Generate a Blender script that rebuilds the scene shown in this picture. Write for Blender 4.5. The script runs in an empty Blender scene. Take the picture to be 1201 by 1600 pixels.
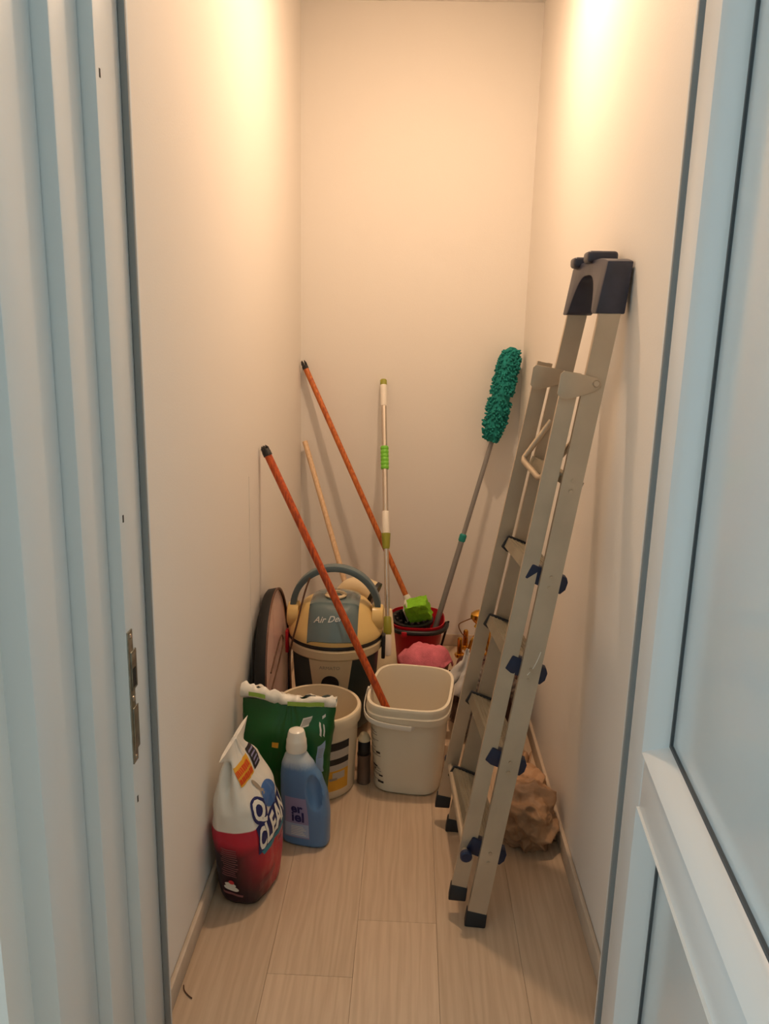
import bpy, bmesh, math, random
from mathutils import Vector, Matrix, noise
random.seed(7)
scene = bpy.context.scene
C = scene.collection
PI = math.pi

# ------------------------------------------------------------------ camera, world, exposure
cam_d = bpy.data.cameras.new('camera')
cam = bpy.data.objects.new('camera', cam_d); C.objects.link(cam)
RX = Vector((0.9991061, 0.0349971, 0.0237104)); DN = Vector((0.0310160, -0.2257843, -0.9736834)); FW = Vector((-0.0287227, 0.9735485, -0.2266679))
m = Matrix(((RX.x, -DN.x, -FW.x), (RX.y, -DN.y, -FW.y), (RX.z, -DN.z, -FW.z)))
cam.matrix_world = Matrix.Translation((0, 0, 1.40)) @ m.to_4x4()
cam_d.sensor_fit = 'VERTICAL'; cam_d.sensor_height = 36.0
cam_d.lens = 1238.0 * 36.0 / 1600.0
cam_d.clip_start = 0.02
scene.camera = cam

w = bpy.data.worlds.new('world'); scene.world = w; w.use_nodes = True
w.node_tree.nodes['Background'].inputs[0].default_value = (0.67, 0.91, 1.02, 1)
w.node_tree.nodes['Background'].inputs[1].default_value = 1.45
LAMP_POS = (0.08, 2.33, 2.575)
LAMP_RADIANCE = 600.0
LAMP_COLOR = (1.0, 0.685, 0.445)
scene.view_settings.view_transform = 'Standard'
scene.view_settings.look = 'None'
scene.view_settings.gamma = 1.0
scene.view_settings.use_curve_mapping = False
scene.view_settings.exposure = 0.0

# ------------------------------------------------------------------ materials
def lin(c):
    return tuple(((v / 255.0) / 12.92 if v / 255.0 <= 0.04045 else ((v / 255.0 + 0.055) / 1.055) ** 2.4) for v in c)
def mat(name, rgb, rough=0.5, metal=0.0, bump=0.0, bscale=80.0, vary=0.0, vscale=12.0, spec=0.5, trans=0.0, coat=0.0, sss=0.0, stretch=None):
    mt = bpy.data.materials.new(name); mt.use_nodes = True
    nt = mt.node_tree; b = nt.nodes['Principled BSDF']
    col = lin(rgb) + (1,)
    b.inputs['Base Color'].default_value = col
    b.inputs['Roughness'].default_value = rough
    b.inputs['Metallic'].default_value = metal
    b.inputs['Specular IOR Level'].default_value = spec
    b.inputs['Transmission Weight'].default_value = trans
    b.inputs['Coat Weight'].default_value = coat
    b.inputs['Subsurface Weight'].default_value = sss
    if sss: b.inputs['Subsurface Radius'].default_value = (0.01, 0.01, 0.01)
    tc = nt.nodes.new('ShaderNodeTexCoord'); mp = nt.nodes.new('ShaderNodeMapping')
    nt.links.new(tc.outputs['Object'], mp.inputs['Vector'])
    if stretch: mp.inputs['Scale'].default_value = stretch
    if vary:
        n = nt.nodes.new('ShaderNodeTexNoise'); n.inputs['Scale'].default_value = vscale; n.inputs['Detail'].default_value = 5
        nt.links.new(mp.outputs[0], n.inputs['Vector'])
        r = nt.nodes.new('ShaderNodeValToRGB')
        r.color_ramp.elements[0].position = 0.3; r.color_ramp.elements[1].position = 0.7
        r.color_ramp.elements[0].color = tuple(max(0, c * (1 - vary)) for c in col[:3]) + (1,)
        r.color_ramp.elements[1].color = tuple(min(1, c * (1 + vary)) for c in col[:3]) + (1,)
        nt.links.new(n.outputs['Fac'], r.inputs[0]); nt.links.new(r.outputs[0], b.inputs['Base Color'])
    if bump:
        n2 = nt.nodes.new('ShaderNodeTexNoise'); n2.inputs['Scale'].default_value = bscale; n2.inputs['Detail'].default_value = 4
        nt.links.new(mp.outputs[0], n2.inputs['Vector'])
        bp = nt.nodes.new('ShaderNodeBump'); bp.inputs['Strength'].default_value = bump; bp.inputs['Distance'].default_value = 0.01
        nt.links.new(n2.outputs['Fac'], bp.inputs['Height']); nt.links.new(bp.outputs[0], b.inputs['Normal'])
    return mt

def wood_floor(name, seed, tone):
    mt = bpy.data.materials.new(name); mt.use_nodes = True
    nt = mt.node_tree; b = nt.nodes['Principled BSDF']; b.inputs['Roughness'].default_value = 0.42
    tc = nt.nodes.new('ShaderNodeTexCoord')
    mp = nt.nodes.new('ShaderNodeMapping'); mp.inputs['Location'].default_value = (seed * 3.1, seed * 1.7, 0)
    mp.inputs['Scale'].default_value = (1.0, 0.09, 1.0)
    nt.links.new(tc.outputs['Object'], mp.inputs['Vector'])
    wv = nt.nodes.new('ShaderNodeTexWave'); wv.wave_type = 'BANDS'; wv.bands_direction = 'X'
    wv.inputs['Scale'].default_value = 14; wv.inputs['Distortion'].default_value = 9; wv.inputs['Detail'].default_value = 3
    wv.inputs['Detail Scale'].default_value = 2.2
    nt.links.new(mp.outputs[0], wv.inputs['Vector'])
    mp2 = nt.nodes.new('ShaderNodeMapping'); mp2.inputs['Scale'].default_value = (1, 0.035, 1)
    nt.links.new(tc.outputs['Object'], mp2.inputs['Vector'])
    n = nt.nodes.new('ShaderNodeTexNoise'); n.inputs['Scale'].default_value = 130; n.inputs['Detail'].default_value = 4
    nt.links.new(mp2.outputs[0], n.inputs['Vector'])
    mx = nt.nodes.new('ShaderNodeMix'); mx.data_type = 'FLOAT'; mx.inputs[0].default_value = 0.68
    nt.links.new(wv.outputs['Fac'], mx.inputs[2]); nt.links.new(n.outputs['Fac'], mx.inputs[3])
    r = nt.nodes.new('ShaderNodeValToRGB')
    a = [(193, 166, 139), (202, 176, 149), (210, 185, 158)]
    r.color_ramp.elements[0].position = 0.2; r.color_ramp.elements[0].color = tuple(v * tone for v in lin(a[0])) + (1,)
    r.color_ramp.elements[1].position = 0.8; r.color_ramp.elements[1].color = tuple(v * tone for v in lin(a[2])) + (1,)
    e = r.color_ramp.elements.new(0.5); e.color = tuple(v * tone for v in lin(a[1])) + (1,)
    nt.links.new(mx.outputs[0], r.inputs[0]); nt.links.new(r.outputs[0], b.inputs['Base Color'])
    bp = nt.nodes.new('ShaderNodeBump'); bp.inputs['Strength'].default_value = 0.08; bp.inputs['Distance'].default_value = 0.003
    nt.links.new(n.outputs['Fac'], bp.inputs['Height']); nt.links.new(bp.outputs[0], b.inputs['Normal'])
    return mt

def wood_stick(name, c0, c1, sc=30):
    mt = bpy.data.materials.new(name); mt.use_nodes = True
    nt = mt.node_tree; b = nt.nodes['Principled BSDF']; b.inputs['Roughness'].default_value = 0.4
    tc = nt.nodes.new('ShaderNodeTexCoord'); mp = nt.nodes.new('ShaderNodeMapping')
    mp.inputs['Scale'].default_value = (1, 1, 0.06)
    nt.links.new(tc.outputs['Object'], mp.inputs['Vector'])
    n = nt.nodes.new('ShaderNodeTexNoise'); n.inputs['Scale'].default_value = sc * 6; n.inputs['Detail'].default_value = 3
    nt.links.new(mp.outputs[0], n.inputs['Vector'])
    r = nt.nodes.new('ShaderNodeValToRGB')
    r.color_ramp.elements[0].position = 0.35; r.color_ramp.elements[0].color = lin(c0) + (1,)
    r.color_ramp.elements[1].position = 0.62; r.color_ramp.elements[1].color = lin(c1) + (1,)
    nt.links.new(n.outputs['Fac'], r.inputs[0]); nt.links.new(r.outputs[0], b.inputs['Base Color'])
    return mt

M = {
 'wall': mat('painted_wall', (238, 233, 226), 0.7, bump=0.05, bscale=220),
 'corridor': mat('corridor_paint', (196, 190, 180), 0.7),
 'ceiling': mat('ceiling_paint', (240, 236, 230), 0.8),
 'skirting': mat('skirting', (198, 180, 160), 0.5, vary=0.08, vscale=20),
 'pvc': mat('white_pvc', (228, 231, 231), 0.32, bump=0.01, bscale=30),
 'gasket': mat('grey_rubber', (146, 146, 144), 0.6),
 'glassseal': mat('dark_seal', (70, 76, 80), 0.5),
 'glass': mat('satin_glass', (236, 240, 240), 0.12, vary=0.03, vscale=3, trans=0.5),
 'steel': mat('worn_steel', (150, 150, 140), 0.35, 0.9, vary=0.25, vscale=60),
 'darkhole': mat('dark_hole', (30, 30, 30), 0.8),
 'alu': mat('brushed_aluminium', (190, 174, 152), 0.42, 0.5, bump=0.03, bscale=90, vary=0.10, vscale=9),
 'alu_tread': mat('tread_aluminium', (150, 142, 124), 0.5, 0.5, vary=0.12, vscale=14),
 'navy': mat('navy_plastic', (24, 36, 68), 0.45),
 'cap': mat('dark_blue_cap', (52, 54, 70), 0.38, vary=0.15, vscale=30),
 'blackrub': mat('black_rubber', (34, 36, 40), 0.6),
 'orange': wood_stick('orange_varnished_wood', (150, 56, 22), (206, 92, 34)),
 'orange2': wood_stick('amber_varnished_wood', (168, 78, 34), (212, 120, 52)),
 'palewood': wood_stick('pale_wood', (214, 178, 138), (232, 200, 162)),
 'black': mat('black_plastic', (26, 26, 28), 0.45),
 'chrome': mat('chrome_tube', (214, 206, 196), 0.22, 0.95),
 'whitepl': mat('white_plastic', (238, 232, 220), 0.38),
 'lime': mat('lime_plastic', (120, 200, 60), 0.45),
 'olive': mat('olive_plastic', (150, 152, 52), 0.45),
 'limebr': mat('lime_bristle', (140, 210, 40), 0.75, bump=0.3, bscale=160, vary=0.12, vscale=60),
 'teal': mat('teal_chenille', (22, 128, 122), 0.9, vary=0.2, vscale=60),
 'tealp': mat('teal_plastic', (30, 140, 130), 0.5),
 'greypole': mat('grey_pole', (140, 138, 136), 0.35, 0.3),
 'red': mat('red_plastic', (190, 22, 38), 0.4),
 'maroon': mat('maroon_plastic', (112, 18, 34), 0.45),
 'pink': mat('pink_microfibre', (226, 120, 136), 0.95, bump=0.4, bscale=260, vary=0.08, vscale=40),
 'greycloth': mat('grey_cloth', (206, 202, 198), 0.85, bump=0.1, bscale=120, vary=0.06, vscale=14),
 'brown': mat('dark_brown_leather', (74, 44, 36), 0.55, bump=0.2, bscale=60, vary=0.2, vscale=20),
 'ribhose': mat('ribbed_hose', (108, 96, 88), 0.5),
 'brass': mat('brass', (222, 168, 78), 0.22, 1.0),
 'darkbrass': mat('aged_brass', (120, 80, 46), 0.4, 0.8),
 'sack': mat('dirty_beige_sack', (168, 132, 100), 0.6, bump=0.35, bscale=40, vary=0.42, vscale=9),
 'bucket': mat('white_bucket', (236, 226, 204), 0.36, sss=0.15),
 'bucket2': mat('cream_bucket', (238, 222, 192), 0.4, sss=0.15),
 'print_grey': mat('grey_print', (160, 146, 128), 0.6),
 'print_dark': mat('dark_print', (40, 34, 34), 0.6),
 'print_yellow': mat('yellow_print', (232, 170, 50), 0.5),
 'print_lgrey': mat('light_grey_print', (196, 186, 172), 0.5),
 'vac_body': mat('dark_green_plastic', (46, 60, 60), 0.4),
 'vac_cream': mat('cream_plastic', (226, 206, 168), 0.38),
 'vac_dome': mat('yellowed_dome', (232, 200, 132), 0.3),
 'vac_lid': mat('blue_grey_lid', (98, 118, 122), 0.16, coat=0.4),
 'vac_handle': mat('blue_grey_handle', (96, 114, 120), 0.4),
 'silver': mat('silver_print', (214, 214, 208), 0.3, 0.3),
 'cord': mat('brown_cord', (92, 62, 44), 0.5),
 'tray_side': mat('black_tray_side', (18, 18, 20), 0.6),
 'tray_face': mat('satin_pink_face', (240, 204, 196), 0.30, 0.05, vary=0.12, vscale=5),
 'tray_rim': mat('brown_rim', (104, 66, 48), 0.4),
 'tin': mat('brown_grey_tin', (112, 92, 80), 0.4, 0.3),
 'green_bag': mat('green_bag_film', (18, 92, 36), 0.32, bump=0.15, bscale=22, vary=0.15, vscale=7),
 'bag_white': mat('white_bag_film', (236, 232, 220), 0.38),
 'leafgreen': mat('leaf_green_print', (140, 172, 60), 0.45),
 'blue': mat('blue_bottle', (92, 146, 206), 0.28, vary=0.05, vscale=6, sss=0.2),
 'cap_white': mat('clear_white_cap', (240, 234, 222), 0.25, sss=0.3),
 'navy_print': mat('navy_print', (34, 40, 96), 0.4),
 'teal_print': mat('teal_print', (36, 130, 150), 0.4),
 'lilac': mat('lilac_label', (150, 146, 184), 0.4),
 'palelabel': mat('pale_blue_label', (166, 186, 214), 0.4),
 'ball': mat('blue_ball_print', (70, 110, 170), 0.3),
 'redprint': mat('red_print', (226, 82, 30), 0.45),
 'cakered': mat('cake_red', (214, 60, 66), 0.45),
 'maroonprint': mat('maroon_text', (150, 96, 98), 0.5),
 'lampglow': None,
}
def emit(name, rgb, s):
    mt = bpy.data.materials.new(name); mt.use_nodes = True
    b = mt.node_tree.nodes['Principled BSDF']
    b.inputs['Base Color'].default_value = (1, 1, 1, 1)
    b.inputs['Emission Color'].default_value = rgb + (1,); b.inputs['Emission Strength'].default_value = s
    return mt
M['lampglow'] = emit('lamp_glow', LAMP_COLOR, LAMP_RADIANCE)

# ------------------------------------------------------------------ mesh helpers
class MB:
    def __init__(s): s.v = []; s.f = []
    def add(s, vs, fs):
        o = len(s.v); s.v += [Vector(p) for p in vs]; s.f += [tuple(i + o for i in q) for q in fs]; return s
    def box(s, lo, hi):
        x0, y0, z0 = lo; x1, y1, z1 = hi
        return s.add([(x0,y0,z0),(x1,y0,z0),(x1,y1,z0),(x0,y1,z0),(x0,y0,z1),(x1,y0,z1),(x1,y1,z1),(x0,y1,z1)],
                     [(3,2,1,0),(4,5,6,7),(0,1,5,4),(1,2,6,5),(2,3,7,6),(3,0,4,7)])
    def hexa(s, b, t):           # eight corners: bottom loop, top loop
        return s.add(list(b) + list(t), [(3,2,1,0),(4,5,6,7),(0,1,5,4),(1,2,6,5),(2,3,7,6),(3,0,4,7)])
    def beam(s, p0, p1, wdir, w, t):
        p0, p1 = Vector(p0), Vector(p1); a = (p1 - p0).normalized()
        e = Vector(wdir); e = (e - a * e.dot(a)).normalized(); g = a.cross(e)
        q = [(-1,-1),(1,-1),(1,1),(-1,1)]
        return s.hexa([p0 + e*(w/2*i) + g*(t/2*j) for i, j in q], [p1 + e*(w/2*i) + g*(t/2*j) for i, j in q])
    def profile_beam(s, p0, p1, wdir, prof):   # closed 2d profile swept p0..p1
        p0, p1 = Vector(p0), Vector(p1); a = (p1 - p0).normalized()
        e = Vector(wdir); e = (e - a * e.dot(a)).normalized(); g = a.cross(e); n = len(prof)
        vs = [p0 + e*u + g*v for u, v in prof] + [p1 + e*u + g*v for u, v in prof]
        return s.add(vs, [(i, (i+1) % n, n + (i+1) % n, n + i) for i in range(n)] + [tuple(range(n-1, -1, -1)), tuple(range(n, 2*n))])
    def tube(s, pts, rad, seg=12, caps=True, squash=None):
        pts = [Vector(p) for p in pts]; n = len(pts)
        if not isinstance(rad, (list, tuple)): rad = [rad] * n
        t0 = (pts[1] - pts[0]).normalized()
        e = Vector((1,0,0)) if abs(t0.x) < 0.8 else Vector((0,1,0))
        e = (e - t0 * e.dot(t0)).normalized(); vs = []
        for i in range(n):
            t = (pts[min(i+1, n-1)] - pts[max(i-1, 0)])
            t = t.normalized() if t.length > 1e-9 else t0
            e = (e - t * e.dot(t)).normalized(); g = t.cross(e)
            for k in range(seg):
                a = 2*PI*k/seg; sx = squash if squash else 1
                vs.append(pts[i] + e*(math.cos(a)*rad[i]*sx) + g*(math.sin(a)*rad[i]))
        fs = [(i*seg+k, i*seg+(k+1)%seg, (i+1)*seg+(k+1)%seg, (i+1)*seg+k) for i in range(n-1) for k in range(seg)]
        if caps: fs += [tuple(range(seg-1, -1, -1)), tuple((n-1)*seg+k for k in range(seg))]
        return s.add(vs, fs)
    def lathe(s, prof, c=(0,0,0), seg=40, close=True, a0=0.0, a1=2*PI):
        full = abs(a1 - a0 - 2*PI) < 1e-6; n = seg if full else seg + 1; vs = []
        for r, z in prof:
            for k in range(n):
                a = a0 + (a1-a0)*k/seg
                vs.append((c[0]+r*math.cos(a), c[1]+r*math.sin(a), c[2]+z))
        fs = []
        for i in range(len(prof)-1):
            for k in range(seg):
                k2 = (k+1) % n
                fs.append((i*n+k, i*n+k2, (i+1)*n+k2, (i+1)*n+k))
        if close and full:
            fs += [tuple(range(n-1,-1,-1)), tuple((len(prof)-1)*n+k for k in range(n))]
        return s.add(vs, fs)
    def prism(s, poly, p, ux, uy, d):    # polygon in plane (ux, uy) at p, extruded along d
        p, ux, uy, d = Vector(p), Vector(ux), Vector(uy), Vector(d); n = len(poly)
        a = [p + ux*x + uy*y for x, y in poly]
        return s.add(a + [q + d for q in a], [tuple(range(n-1,-1,-1)), tuple(range(n,2*n))] + [(i,(i+1)%n,n+(i+1)%n,n+i) for i in range(n)])

def thing(name, loc, label=None, cat=None, group=None, kind=None):
    o = bpy.data.objects.new(name, None); C.objects.link(o); o.location = loc; o.empty_display_size = 0.05
    tag(o, label, cat, group, kind); return o
def tag(o, label=None, cat=None, group=None, kind=None):
    if label: o['label'] = label
    if cat: o['category'] = cat
    if group: o['group'] = group
    if kind: o['kind'] = kind
    return o
def world_loc(o):
    v = Vector(o.location)
    while o.parent: o = o.parent; v = v + Vector(o.location)
    return v
def build(mb, name, material, parent=None, origin=None, smooth=False, bevel=0.0, bseg=2, weld=True, subsurf=0, auto=35):
    org = world_loc(parent) if parent else Vector(origin if origin else (0, 0, 0))
    me = bpy.data.meshes.new(name)
    me.from_pydata([tuple(p - org) for p in mb.v], [], mb.f)
    bm = bmesh.new(); bm.from_mesh(me)
    if weld: bmesh.ops.remove_doubles(bm, verts=bm.verts, dist=1e-6)
    bmesh.ops.recalc_face_normals(bm, faces=bm.faces)
    if bevel:
        ed = [e for e in bm.edges if len(e.link_faces) == 2 and e.calc_face_angle(0) > 0.6]
        bmesh.ops.bevel(bm, geom=ed, offset=bevel, segments=bseg, affect='EDGES', profile=0.5, clamp_overlap=True)
    if smooth or bevel:
        for f in bm.faces: f.smooth = True
        for e in bm.edges:
            if len(e.link_faces) == 2 and e.calc_face_angle(0) > math.radians(auto): e.smooth = False
    bm.to_mesh(me); bm.free()
    me.materials.append(material)
    o = bpy.data.objects.new(name, me); C.objects.link(o)
    if parent: o.parent = parent
    else: o.location = org
    if subsurf:
        sm = o.modifiers.new('sub', 'SUBSURF'); sm.levels = subsurf; sm.render_levels = subsurf
    return o
def lerp(a, b, t): return a + (b - a) * t
def sample(keys, z):
    if z <= keys[0][0]: return keys[0][1:]
    for i in range(len(keys) - 1):
        if z <= keys[i+1][0]:
            t = (z - keys[i][0]) / (keys[i+1][0] - keys[i][0])
            t = t*t*(3-2*t) * 0.5 + t * 0.5
            return tuple(lerp(a, b, t) for a, b in zip(keys[i][1:], keys[i+1][1:]))
    return keys[-1][1:]
class Loft:
    # keys: (z, cx, cy, a, b, n) ; polar superellipse sections, turned by rot
    def __init__(s, keys, rot=0.0, warp=None, disp=None): s.k = keys; s.rot = rot; s.warp = warp; s.disp = disp
    def r(s, phi, z):
        cx, cy, a, b, n = sample(s.k, z)
        q = (abs(math.cos(phi)/a)**n + abs(math.sin(phi)/b)**n) ** (1.0/n)
        rr = 1.0/q
        if s.disp: rr += s.disp(phi, z)
        return rr
    def pt(s, phi, z, off=0.0):
        cx, cy, a, b, n = sample(s.k, z); rr = s.r(phi, z) + off
        p = Vector((cx + rr*math.cos(phi+s.rot), cy + rr*math.sin(phi+s.rot), z))
        return s.warp(p, phi, z) if s.warp else p
    def flat(s, phi0, t, z, off=0.0012):
        d = s.r(phi0, z); return s.pt(phi0 + math.atan2(t, d), z, off)
    def mesh(s, nz=40, seg=56, z0=None, z1=None, bottom=True, top=True, off=0.0):
        mb = MB(); z0 = s.k[0][0] if z0 is None else z0; z1 = s.k[-1][0] if z1 is None else z1
        vs = [s.pt(2*PI*k/seg, lerp(z0, z1, i/nz), off) for i in range(nz+1) for k in range(seg)]
        fs = [(i*seg+k, i*seg+(k+1)%seg, (i+1)*seg+(k+1)%seg, (i+1)*seg+k) for i in range(nz) for k in range(seg)]
        if bottom: fs.append(tuple(range(seg-1,-1,-1)))
        if top: fs.append(tuple(nz*seg+k for k in range(seg)))
        return mb.add(vs, fs)
    def patch(s, phi0, quad, nu=8, nv=6, off=0.0012):
        # quad: four (t, z) corners, counter-clockwise
        mb = MB(); vs = []
        for j in range(nv+1):
            for i in range(nu+1):
                u, v = i/nu, j/nv
                a = (lerp(quad[0][0], quad[1][0], u), lerp(quad[0][1], quad[1][1], u))
                b = (lerp(quad[3][0], quad[2][0], u), lerp(quad[3][1], quad[2][1], u))
                vs.append(s.flat(phi0, lerp(a[0], b[0], v), lerp(a[1], b[1], v), off))
        return mb.add(vs, [(j*(nu+1)+i, j*(nu+1)+i+1, (j+1)*(nu+1)+i+1, (j+1)*(nu+1)+i) for j in range(nv) for i in range(nu)])
    def blob(s, phi0, poly, off=0.0012, rings=5):
        # star-shaped polygon of (t, z), laid on the surface
        cx = sum(p[0] for p in poly)/len(poly); cz = sum(p[1] for p in poly)/len(poly); n = len(poly)
        vs = [s.flat(phi0, cx, cz, off)]
        for r in range(1, rings+1):
            for p in poly: vs.append(s.flat(phi0, lerp(cx, p[0], r/rings), lerp(cz, p[1], r/rings), off))
        fs = [(0, 1+i, 1+(i+1)%n) for i in range(n)]
        for r in range(rings-1):
            for i in range(n): fs.append((1+r*n+i, 1+(r+1)*n+i, 1+(r+1)*n+(i+1)%n, 1+r*n+(i+1)%n))
        return MB().add(vs, fs)
def ell(cx, cz, a, b, n=24, rot=0.0):
    return [(cx + a*math.cos(t)*math.cos(rot) - b*math.sin(t)*math.sin(rot), cz + a*math.cos(t)*math.sin(rot) + b*math.sin(t)*math.cos(rot)) for t in [2*PI*k/n for k in range(n)]]
def text_mb(body, fn, size=1.0, shear=0.0, bold=0.0, sub=1):
    cu = bpy.data.curves.new('t', 'FONT'); cu.body = body; cu.size = size; cu.shear = shear; cu.offset = bold
    cu.resolution_u = 3; cu.align_x = 'CENTER'; cu.align_y = 'CENTER'
    o = bpy.data.objects.new('t', cu); C.objects.link(o)
    dg = bpy.context.evaluated_depsgraph_get(); me = bpy.data.meshes.new_from_object(o.evaluated_get(dg))
    bm = bmesh.new(); bm.from_mesh(me); bmesh.ops.triangulate(bm, faces=bm.faces)
    if sub: bmesh.ops.subdivide_edges(bm, edges=[e for e in bm.edges if e.calc_length() > size*0.18], cuts=sub)
    bmesh.ops.triangulate(bm, faces=bm.faces)
    mb = MB(); bm.verts.ensure_lookup_table()
    mb.add([fn(v.co.x, v.co.y) for v in bm.verts], [tuple(v.index for v in f.verts) for f in bm.faces])
    bm.free(); bpy.data.meshes.remove(me); bpy.data.objects.remove(o); bpy.data.curves.remove(cu)
    return mb
def smoothpath(pts, n=8):
    pts = [Vector(p) for p in pts]; out = []
    for i in range(len(pts)-1):
        p0 = pts[max(i-1,0)]; p1 = pts[i]; p2 = pts[i+1]; p3 = pts[min(i+2,len(pts)-1)]
        for k in range(n):
            t = k/n
            out.append(0.5*((2*p1)+(p2-p0)*t+(2*p0-5*p1+4*p2-p3)*t*t+(-p0+3*p1-3*p2+p3)*t**3))
    out.append(pts[-1]); return out
def along(p0, p1, t): return Vector(p0).lerp(Vector(p1), t)

# ------------------------------------------------------------------ the setting
XL, XR, YB, ZC, YF = -0.468, 0.462, 3.385, 2.615, 1.39
def struct(name, mb, material, **k):
    o = build(mb, name, material, **k); o['kind'] = 'structure'; return o
struct('wall_left', MB().box((XL-0.1, 1.306, 0), (XL, YB+0.1, ZC)), M['wall'])
struct('wall_right', MB().box((XR, 1.3105, 0), (XR+0.1, YB+0.1, ZC)), M['wall'])
struct('wall_back', MB().box((XL, YB, 0), (XR, YB+0.1, ZC)), M['wall'])
struct('ceiling', MB().box((XL-0.1, 1.20, ZC), (XR+0.1, YB+0.1, ZC+0.08)), M['ceiling'])
# floor: laminate planks on a base
fl = struct('floor', MB().box((-1.7, -0.7, -0.06), (1.7, YB+0.1, -0.009)), M['skirting'])
planks_m = [wood_floor('laminate_%s' % 'abcd'[i], i + 1, t) for i, t in enumerate((1.0, 0.94, 1.05, 0.98))]
PW, PL = 0.190, 1.28
for col in range(-9, 9):
    x0 = -0.089 + col * PW
    off = {0: 1.645, 1: 2.35, 2: 1.05, -1: 2.75, -2: 1.25, 3: 1.9}.get(col, 0.4 + 0.43*((col*7) % 3))
    y = off - 3 * PL; k = 0
    while y < YB:
        a, b = max(y, -0.7), min(y + PL, YB)
        if b - a > 0.02 and -1.72 < x0 < 1.52:
            p = build(MB().box((x0+0.0002, a+0.0002, -0.009), (x0+PW-0.0002, b-0.0002, 0.0)), 'plank', planks_m[(col*3+k*5) % 4], fl, bevel=0.0005, bseg=1)
        y += PL; k += 1
# skirting boards
bl = 0.012
struct('baseboard_left', MB().box((XL, 1.306, 0), (XL+bl, YB, 0.055)), M['skirting'], bevel=0.004)
struct('baseboard_right', MB().box((XR-bl, 1.3105, 0), (XR, YB, 0.055)), M['skirting'], bevel=0.004)
struct('baseboard_back', MB().box((XL+bl, YB-bl, 0), (XR-bl, YB, 0.055)), M['skirting'], bevel=0.004)
# thin vertical seam strip low on the left wall
struct('trim_3', MB().box((XL, 2.272, 0.055), (XL+0.0012, 2.2735, 0.965)), M['wall'])
# front wall around the doorway and the frame jamb
struct('wall_front', MB().box((-1.4, 1.06, 0), (-0.568, 1.39, 2.62)).box((-0.568, 1.30, 2.10), (XR+0.1, 1.306, 2.615)).box((0.562, 1.302, 0), (1.4, 1.39, 2.62)), M['wall'])
struct('wall_behind_unseen', MB().box((-1.7, -0.80, 0), (1.7, -0.70, 2.62)), M['corridor'])  # unseen wall behind the camera, added to keep cool world light off the closet
struct('ceiling_corridor_unseen', MB().box((-1.7, -0.80, 2.62), (1.7, 1.06, 2.70)).box((-0.54, 1.0605, 2.62), (1.7, 1.30, 2.70)), M['ceiling'])  # unseen corridor ceiling, added with that wall so daylight enters only from the ends
struct('wall_corridor', MB().box((-1.4, 0.90, 0), (-0.535, 1.06, 2.62)), M['wall'])
jl = struct('trim_1', MB().box((-0.498, 1.298, 0), (-0.4393, 1.305, 2.10)).box((-0.498, 1.195, 0), (-0.451, 1.298, 2.10)), M['pvc'], bevel=0.002)
build(MB().box((-0.535, 1.10, 0), (-0.472, 1.194, 2.14)), 'architrave', M['pvc'], jl, bevel=0.003)
build(MB().box((-0.560, 0.967, 0), (-0.495, 1.099, 2.18)), 'casing', M['pvc'], jl, bevel=0.003)
build(MB().box((-0.4508, 1.2915, 0), (-0.4395, 1.2985, 2.10)), 'seal', M['gasket'], jl, bevel=0.002)
sp = build(MB().box((-0.4511, 1.197, 0.668), (-0.4488, 1.219, 0.905)), 'strike_plate', M['steel'], jl, bevel=0.0008)
build(MB().box((-0.4490, 1.204, 0.800), (-0.4470, 1.228, 0.868)), 'latch_keep', M['steel'], sp, bevel=0.001)
build(MB().box((-0.4490, 1.203, 0.690), (-0.4472, 1.226, 0.768)), 'bolt_keep', M['steel'], sp, bevel=0.001)
build(MB().box((-0.4468, 1.207, 0.806), (-0.4464, 1.220, 0.838)), 'latch_slot', M['darkhole'], sp)
for zz in (0.895, 0.784, 0.676):
    build(MB().lathe([(0.0045, 0), (0.0045, 0.0012), (0.002, 0.002)], (0, 0, 0), 10), 'screw', M['chrome'], sp)
    o = bpy.data.objects[[x.name for x in sp.children][-1]]
for i, ch in enumerate([c for c in sp.children if c.name.startswith('screw')]):
    ch.rotation_euler = (0, PI/2, 0); ch.location = (-0.449, 1.209, (0.895, 0.784, 0.676)[i])
for i, zz in enumerate((1.739, 1.094, 0.595)):
    build(MB().box((-0.4512, 1.207, zz-0.006), (-0.4506, 1.212, zz+0.006)), 'screw_hole', M['darkhole'], jl)
# right jamb
jr = struct('trim_2', MB().box((0.3985, 1.300, 0), (0.470, 1.310, 2.10)), M['pvc'], bevel=0.002)
build(MB().box((0.3975, 1.2925, 0), (0.4095, 1.300, 2.10)), 'seal', M['gasket'], jr, bevel=0.002)
jt = struct('trim_4', MB().box((-0.451, 1.20, 2.10), (0.452, 1.30, 2.16)), M['pvc'], bevel=0.002)
# door leaf standing open towards the viewer
ph = math.radians(-4.5)
DS = Vector((math.sin(ph), -math.cos(ph), 0)); DN2 = Vector((math.cos(ph), math.sin(ph), 0)); UZ = Vector((0, 0, 1))
D0 = Vector((0.402, 1.288, 0))
def dp(s_, d_, z_): return D0 + DS*s_ + DN2*d_ + UZ*z_
def dbox(s0, s1, d0, d1, z0, z1):
    return MB().hexa([dp(s0,d0,z0), dp(s1,d0,z0), dp(s1,d1,z0), dp(s0,d1,z0)], [dp(s0,d0,z1), dp(s1,d0,z1), dp(s1,d1,z1), dp(s0,d1,z1)])
DW, DT = 0.80, 0.066
door = thing('door_1', (0.402, 1.288, 0), kind='structure')
build(dbox(0.012, 0.122, 0, DT, 0.012, 2.08), 'stile', M['pvc'], door, bevel=0.004, bseg=3)
build(dbox(DW-0.11, DW, 0, DT, 0.012, 2.08), 'stile', M['pvc'], door, bevel=0.004, bseg=3)
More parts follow.
